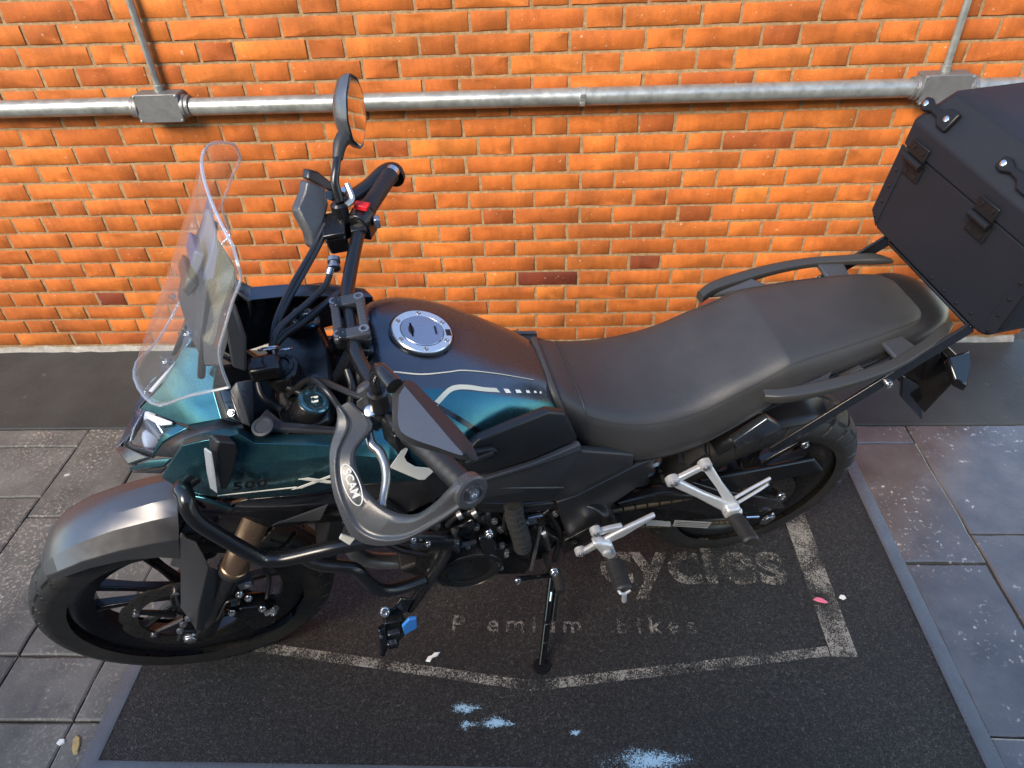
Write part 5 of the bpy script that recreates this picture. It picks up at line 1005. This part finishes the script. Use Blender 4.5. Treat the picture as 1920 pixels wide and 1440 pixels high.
m = M(); m.tube([(0.9102,-0.2700,1.1900), (0.9055,-0.2500,1.1714), (0.9173,-0.2400,1.1649)], .006, 8); m.build('brake_lever', 'lever', rv)
m = M(); m.lathe([(-.004,.008),(.006,.008)], Vector((0.9168,-0.2700,1.1739)), (.1,0,1), 12); m.build('lever_pivot', 'steel', rv)
m = M(); m.box(Vector((0.9043,-0.2220,1.1218)),(.03,.02,.012)); m.build('clamp_half', 'satin_black', rv, bevel=.003)
# throttle cables and loom
for pts, r in (([(0.9624,-0.2400,1.1311), (0.9948,-0.2000,1.1053), (1.0345,-0.1300,1.0945), (1.0573,-0.0900,1.0834), (1.0749,-0.0500,1.0729), (1.0944,0.0000,1.0352)],.0052),([(0.9548,-0.2400,1.1298), (0.9863,-0.2000,1.1037), (1.0255,-0.1300,1.0926), (1.0503,-0.0900,1.0819), (1.0689,-0.0500,1.0715), (1.0916,0.0000,1.0208)],.0045),([(0.9544,-0.1000,1.0807), (0.9965,-0.0800,1.0663), (1.0360,-0.0500,1.0640), (1.0642,-0.0300,1.0637), (1.0884,0.0000,1.0602)],.0075),
               ([(1.0485,0.0600,1.0126), (1.0097,0.0900,1.0626), (0.9831,0.1300,1.0867), (0.9551,0.1700,1.1051), (0.9283,0.2000,1.1195)],.0055),([(1.0709,0.0600,1.0119), (1.0267,0.0800,1.0602), (1.0013,0.1200,1.0741), (0.9828,0.1500,1.0504)],.0052),([(1.0856,0.0400,1.0213), (1.0509,0.0700,1.0246), (1.0195,0.1000,1.0156)],.006),([(0.9661,0.0500,1.0411), (0.9637,0.0800,1.0186), (0.9752,0.1000,0.9883)],.007),([(0.9265,0.0200,1.0402), (0.9400,0.0500,1.0343), (0.9540,0.0700,1.0046)],.011),([(1.1107,0.0200,1.0602), (1.1120,0.0600,1.0235), (1.0797,0.1000,1.0192)],.006)):
    m = M(); m.tube(pts, r, 10); m.build('control_cable', 'cable', hb)
m = M(); m.tube([(1.0219,0.0850,1.0511), (1.0139,0.0900,1.0677)], .011, 10, 1); m.build('cable_tie', 'satin_black', hb)
m = M(); m.tube([(1.0363,-0.0750,1.0732), (1.0287,-0.0700,1.0670)], .011, 10, 1); m.build('cable_tie', 'plastic_grey', hb)
m = M(); m.tube([(0.9284,0.0300,1.0347), (0.9384,0.0500,1.0202), (0.9561,0.0700,0.9909)], .012, 10); m.build('ribbed_loom', 'hose', hb)
# clutch side (left): perch and lever
m = M(); m.prism([(0.9531,0.2380,1.1684), (0.9319,0.2380,1.1810), (0.9162,0.2380,1.1649), (0.9148,0.2460,1.1477), (0.9296,0.2500,1.1326), (0.9459,0.2460,1.1425)], (0,0,-.03)); pc_ = m.build('clutch_perch', 'guard_grey', hb, bevel=.005)
m = M(); m.lathe([(0,.0085),(.006,.0085),(.007,.006)], Vector((0.9334,0.2520,1.1556)), (.05,.45,.9), 16); m.build('pivot_screw', 'steel', pc_)
m = M(); m.lathe([(-.02,.012),(.008,.013),(.012,.009)], Vector((0.9339,0.2150,1.1589)), (.5,-.4,.75), 14); m.build('cable_adjuster', 'guard_grey', pc_)
m = M(); m.tube([(0.9407,0.2400,1.1212), (0.9421,0.2700,1.1090), (0.9319,0.2850,1.1022), (0.9276,0.3050,1.0967), (0.9298,0.3250,1.0886), (0.9372,0.3450,1.0803), (0.9418,0.3600,1.0776)], [.005,.0075,.0075,.007,.0065,.006,.0065], 10); m.build('clutch_lever', 'lever', pc_)
# ---- hand guards
def guard(out, inn, side, name):
    o_ = spline(out, 5); i_ = spline(inn, 5); rings = []
    n = len(o_)
    for k, (p, q) in enumerate(zip(o_, i_)):
        p = Vector(p); q = Vector(q); mid = (p+q)/2; P0 = o_[max(0,k-1)]; P1 = o_[min(n-1,k+1)]; t = (Vector(P1)-Vector(P0)).normalized(); nn = (q-p).cross(t).normalized()
        if nn.dot(EYE-mid) < 0: nn = -nn
        th = .010
        rings.append([p, p+(q-p)*.06+nn*.007, p+(q-p)*.34+nn*.012, p+(q-p)*.42+nn*.006, p+(q-p)*.9+nn*.004, q, q-nn*.008, p-nn*.010])
    m = M(); m.loft(rings, True, True); return m.build(name, 'guard_grey', bike, bevel=.003, sharp=30)
gl = guard([(0.9777,0.2350,1.1531), (0.9853,0.2550,1.1412), (1.0001,0.2850,1.1225), (1.0040,0.3150,1.0943), (1.0006,0.3450,1.0699), (0.9903,0.3720,1.0404), (0.9632,0.3920,1.0364), (0.9223,0.4100,1.0579), (0.8799,0.4200,1.1016), (0.8489,0.4260,1.1367), (0.8344,0.4270,1.1533)],
           [(0.9583,0.2350,1.1664), (0.9332,0.2620,1.1387), (0.9634,0.2900,1.1234), (0.9674,0.3180,1.1120), (0.9605,0.3450,1.1001), (0.9442,0.3700,1.0917), (0.9227,0.3900,1.0932), (0.8983,0.4050,1.1078), (0.8726,0.4160,1.1419), (0.8532,0.4240,1.1772), (0.8391,0.4250,1.1916)], 1, 'hand_guard')
m = M(); m.lathe([(-.012,.016),(-.010,.023),(.004,.024),(.006,.021),(.006,.015),(.004,.013),(.004,.001)], Vector((0.8261,0.4240,1.1707)), (-.42,.87,.25), 28); ge = m.build('bar_end_mount', 'guard_grey', gl, sharp=30)
m = M(); m.lathe([(0,.0075),(.004,.0075),(.004,.0045),(.001,.004)], Vector((0.8261,0.4240,1.1707))+Vector((-.42,.87,.25))*.005, (-.42,.87,.25), 12); m.build('bolt', 'steel', gl)
bo = Vector((0.9770,0.3520,1.0927)); bx_ = (Vector((0.9710,0.3520,1.0931))-Vector((0.9789,0.3180,1.1226))).normalized(); by_ = Vector((0.9672,0.3300,1.1029))-Vector((0.9838,0.3300,1.1090))
bn = bx_.cross(by_.normalized()); bn = bn if bn.dot(EYE-bo) > 0 else -bn
cO = Vector((0.9781,0.3320,1.1046))+bn*.010; by_ = bn.cross(bx_)
m = M(); m.tube([cO+bx_*math.cos(a)*.030+by_*math.sin(a)*.0115 for a in [2*math.pi*k/32 for k in range(33)]], .0008, 6, 1); bd = m.build('badge', 'white_line', gl)
text('SCAM', .016, 'badge_lettering', 'white_line', bd, cO-bx_*.023-by_*.0055, bx_, by_, .0004, bold=.0003)
m = M(); m.prism([(1.0038,0.3700,1.0473), (0.9882,0.3700,1.0284), (0.9989,0.3650,1.0056), (1.0095,0.3650,1.0290)], (0,.002,0)); m.build('guard_reflector', 'white_line', gl)
m = M(); m.prism([(0.9785,-0.2900,1.1956), (0.9483,-0.2900,1.1751), (0.9487,-0.2700,1.1498), (0.9685,-0.2400,1.1200), (0.9818,-0.2100,1.0928), (0.9936,-0.2120,1.1021), (0.9935,-0.2260,1.1224), (1.0042,-0.2460,1.1494), (1.0030,-0.2520,1.1626), (0.9858,-0.2760,1.1785)], (.016,-.020,-.006)); gr_ = m.build('hand_guard', 'guard_grey', bike, bevel=.006, seg=3)
m = M(); m.prism([(0.9782,-0.2920,1.1966), (0.9719,-0.3050,1.2089), (0.9563,-0.3120,1.1967), (0.9325,-0.3180,1.1618), (0.9389,-0.3050,1.1547), (0.9482,-0.2920,1.1750)], (.012,-.014,-.004)); m.build('guard_hood', 'plastic', gr_, bevel=.004)
m = M(); m.tube([(0.9460,-0.3050,1.1487), (0.9139,-0.3350,1.1166), (0.8699,-0.3750,1.1111), (0.8296,-0.4120,1.1170), (0.8072,-0.4280,1.1090), (0.8026,-0.4260,1.0917)], [.012,.018,.018,.019,.019,.014], 12, 5, flat=.75); m.build('guard_strap', 'satin_black', gr_)
m = M(); m.lathe([(-.008,.018),(-.006,.026),(.004,.026),(.006,.022)], Vector((0.8133,-0.4240,1.0996)), (-.45,-.86,.1), 24); m.build('bar_end_mount', 'satin_black', gr_)
# ---- mirrors
def mirror_head(c, up, nrm, name, pts, dep):
    """pts: outline in (across, up); nrm points to the rider"""
    up = Vector(up).normalized(); nrm = Vector(nrm); nrm = (nrm-up*nrm.dot(up)).normalized(); ac_ = up.cross(nrm); P_ = [tuple(a+(b-a)*t for a, b in zip(p, q)) for p, q in zip(pts, pts[1:]+pts[:1]) for t in (.12,.88)]
    m = M(); rings = []
    for d, s in ((0,.95),(.003,1.0),(-.010,.98),(-.024,.86),(-.034,.60),(-.038,.25)): rings.append([c+nrm*d+(ac_*x+up*y)*s for x, y in P_])
    m.loft(rings, True, True); mm = m.build(name, 'shell_black', bike, sharp=50)
    m = M(); m.prism([c+nrm*.0015+(ac_*x+up*y)*.90 for x, y in P_], nrm*.003); g = m.build('mirror_glass', 'mirror_glass', mm, smooth=False)
    return mm, up, ac_
shape = [(-.012,.070),(.014,.060),(.030,.030),(.036,-.012),(.018,-.060),(.004,-.066),(-.020,-.050),(-.034,-.010),(-.030,.035)]
cR = Vector((0.8721,-0.3720,1.2712)); mr_, _, _ = mirror_head(cR, (-.10,-.35,.93), (-.80,.48,.22), 'mirror', shape, .03)
m = M(); q = Vector((0.9051,-0.3350,1.2422)); m.tube([(0.9277,-0.2550,1.1647), (0.9311,-0.2700,1.1932), (0.9244,-0.2850,1.2130), (0.9157,-0.3100,1.2276), q], [.009,.0085,.0075,.0075,.009], 12); m.build('stem', 'satin_black', mr_)
m = M(); m.tube([(0.9181,-0.3050,1.2221), (0.9097,-0.3250,1.2376), (0.8996,-0.3400,1.2430)], [.0095,.0125,.015], 14, 3); m.build('stem_boot', 'rubber', mr_)
m = M(); m.lathe([(-.03,.016),(.005,.016),(.009,.012)], Vector((0.9315,-0.2550,1.1536)), (0,-.1,1), 14); m.build('stem_base', 'satin_black', mr_)

rimL = [(0.8994,0.3116,1.2586), (0.8826,0.3020,1.2638), (0.8741,0.3114,1.2626), (0.8342,0.3854,1.2494), (0.8235,0.4174,1.2427), (0.8283,0.4246,1.2401), (0.8601,0.4049,1.2402), (0.8922,0.3835,1.2408), (0.9062,0.3619,1.2443)]
facL = [(0.8927,0.3526,1.2945), (0.8854,0.3445,1.2978), (0.8805,0.3495,1.2972), (0.8444,0.4238,1.2834), (0.8356,0.4406,1.2803), (0.8386,0.4429,1.2793), (0.8624,0.4260,1.2799), (0.8897,0.4060,1.2809), (0.8997,0.3884,1.2840)]
rimL = spline(rimL+[rimL[0]], 3)[:-1]; facL = spline(facL+[facL[0]], 3)[:-1]
bk_ = [Vector(p)+Vector((-.010,-.006,-.014)) for p in rimL]; fm = [tuple(a+(b-a)*.6+c for a, b, c in zip(p, q, (0,0,.006))) for p, q in zip(rimL, facL)]
m = M(); m.loft([[tuple(v) for v in bk_], rimL, fm, facL], True, True, rowmat=lambda i, j: 1); ml = m.build('mirror', ['shell_black','dash_black'], bike, sharp=35)
cB = sum(bk_, Vector())/len(bk_); m = M(); m.prism([cB+(v-cB)*.9 for v in bk_], (-.001,-.001,-.002)); m.build('mirror_glass', 'mirror_glass', ml, smooth=False)
m = M(); m.tube([(0.9199,0.2550,1.1980), (0.9173,0.2700,1.2464), (0.9093,0.3000,1.2896), (0.9023,0.3220,1.2959), (0.8955,0.3380,1.2962)], [.0075,.0080,.0085,.010,.011], 14); m.build('stem', 'satin_black', ml)
m = M(); m.lathe([(-.03,.015),(.006,.015),(.009,.012)], Vector((0.9190,0.2520,1.1910)), (0,.1,1), 14); m.build('stem_base', 'satin_black', ml)

for pts, r, mt in (([(0.8368,0.1500,0.6282), (0.8110,0.1550,0.6686), (0.7783,0.1580,0.6665), (0.7484,0.1500,0.6668)],.006,'cable'),([(0.7108,0.1600,0.5578), (0.7169,0.1600,0.6168), (0.7029,0.1500,0.6488)],.0045,'cable'),([(0.6502,0.1580,0.5633), (0.6246,0.1600,0.5207), (0.6072,0.1580,0.4350)],.005,'hose'),([(0.8207,0.1750,0.5511), (0.8310,0.1700,0.6001), (0.8186,0.1600,0.6265)],.007,'hose'),([(0.6134,0.1500,0.6024), (0.6320,0.1550,0.5848), (0.6207,0.1550,0.5223), (0.5870,0.1500,0.4624)],.0045,'cable'),([(0.9415,0.1400,0.6553), (0.8974,0.1500,0.6748), (0.8565,0.1500,0.6365)],.010,'hose'),([(0.9903,0.1200,0.5980), (0.9422,0.1300,0.5362), (0.8879,0.1400,0.5053)],.008,'cable')):
    m = M(); m.tube(pts, r, 10); m.build('engine_hose', mt, bike)
for p in ((0.8097,0.1620,0.6795), (0.7796,0.1660,0.6800), (0.6276,0.1680,0.5358), (0.8975,0.1580,0.6881)):
    m = M(); m.lathe([(-.005,.0105),(.005,.0105)], Vector(p), (.9,.1,-.3), 14); m.build('hose_clamp', 'dull_steel', bike)
m = M(); m.prism([(0.8036,0.1580,0.6493), (0.7852,0.1580,0.6609), (0.7763,0.1600,0.6349), (0.7943,0.1620,0.6196)], (0,.012,0)); m.build('sensor_cover', 'gloss_black', bike, bevel=.004)
m = M(); m.lathe([(0,.020),(.012,.019),(.016,.014),(.016,.004)], Vector((0.7602,0.1500,0.6462)), (0,1,.1), 20); m.build('oil_filler_cap', 'engine_black', bike, sharp=30)
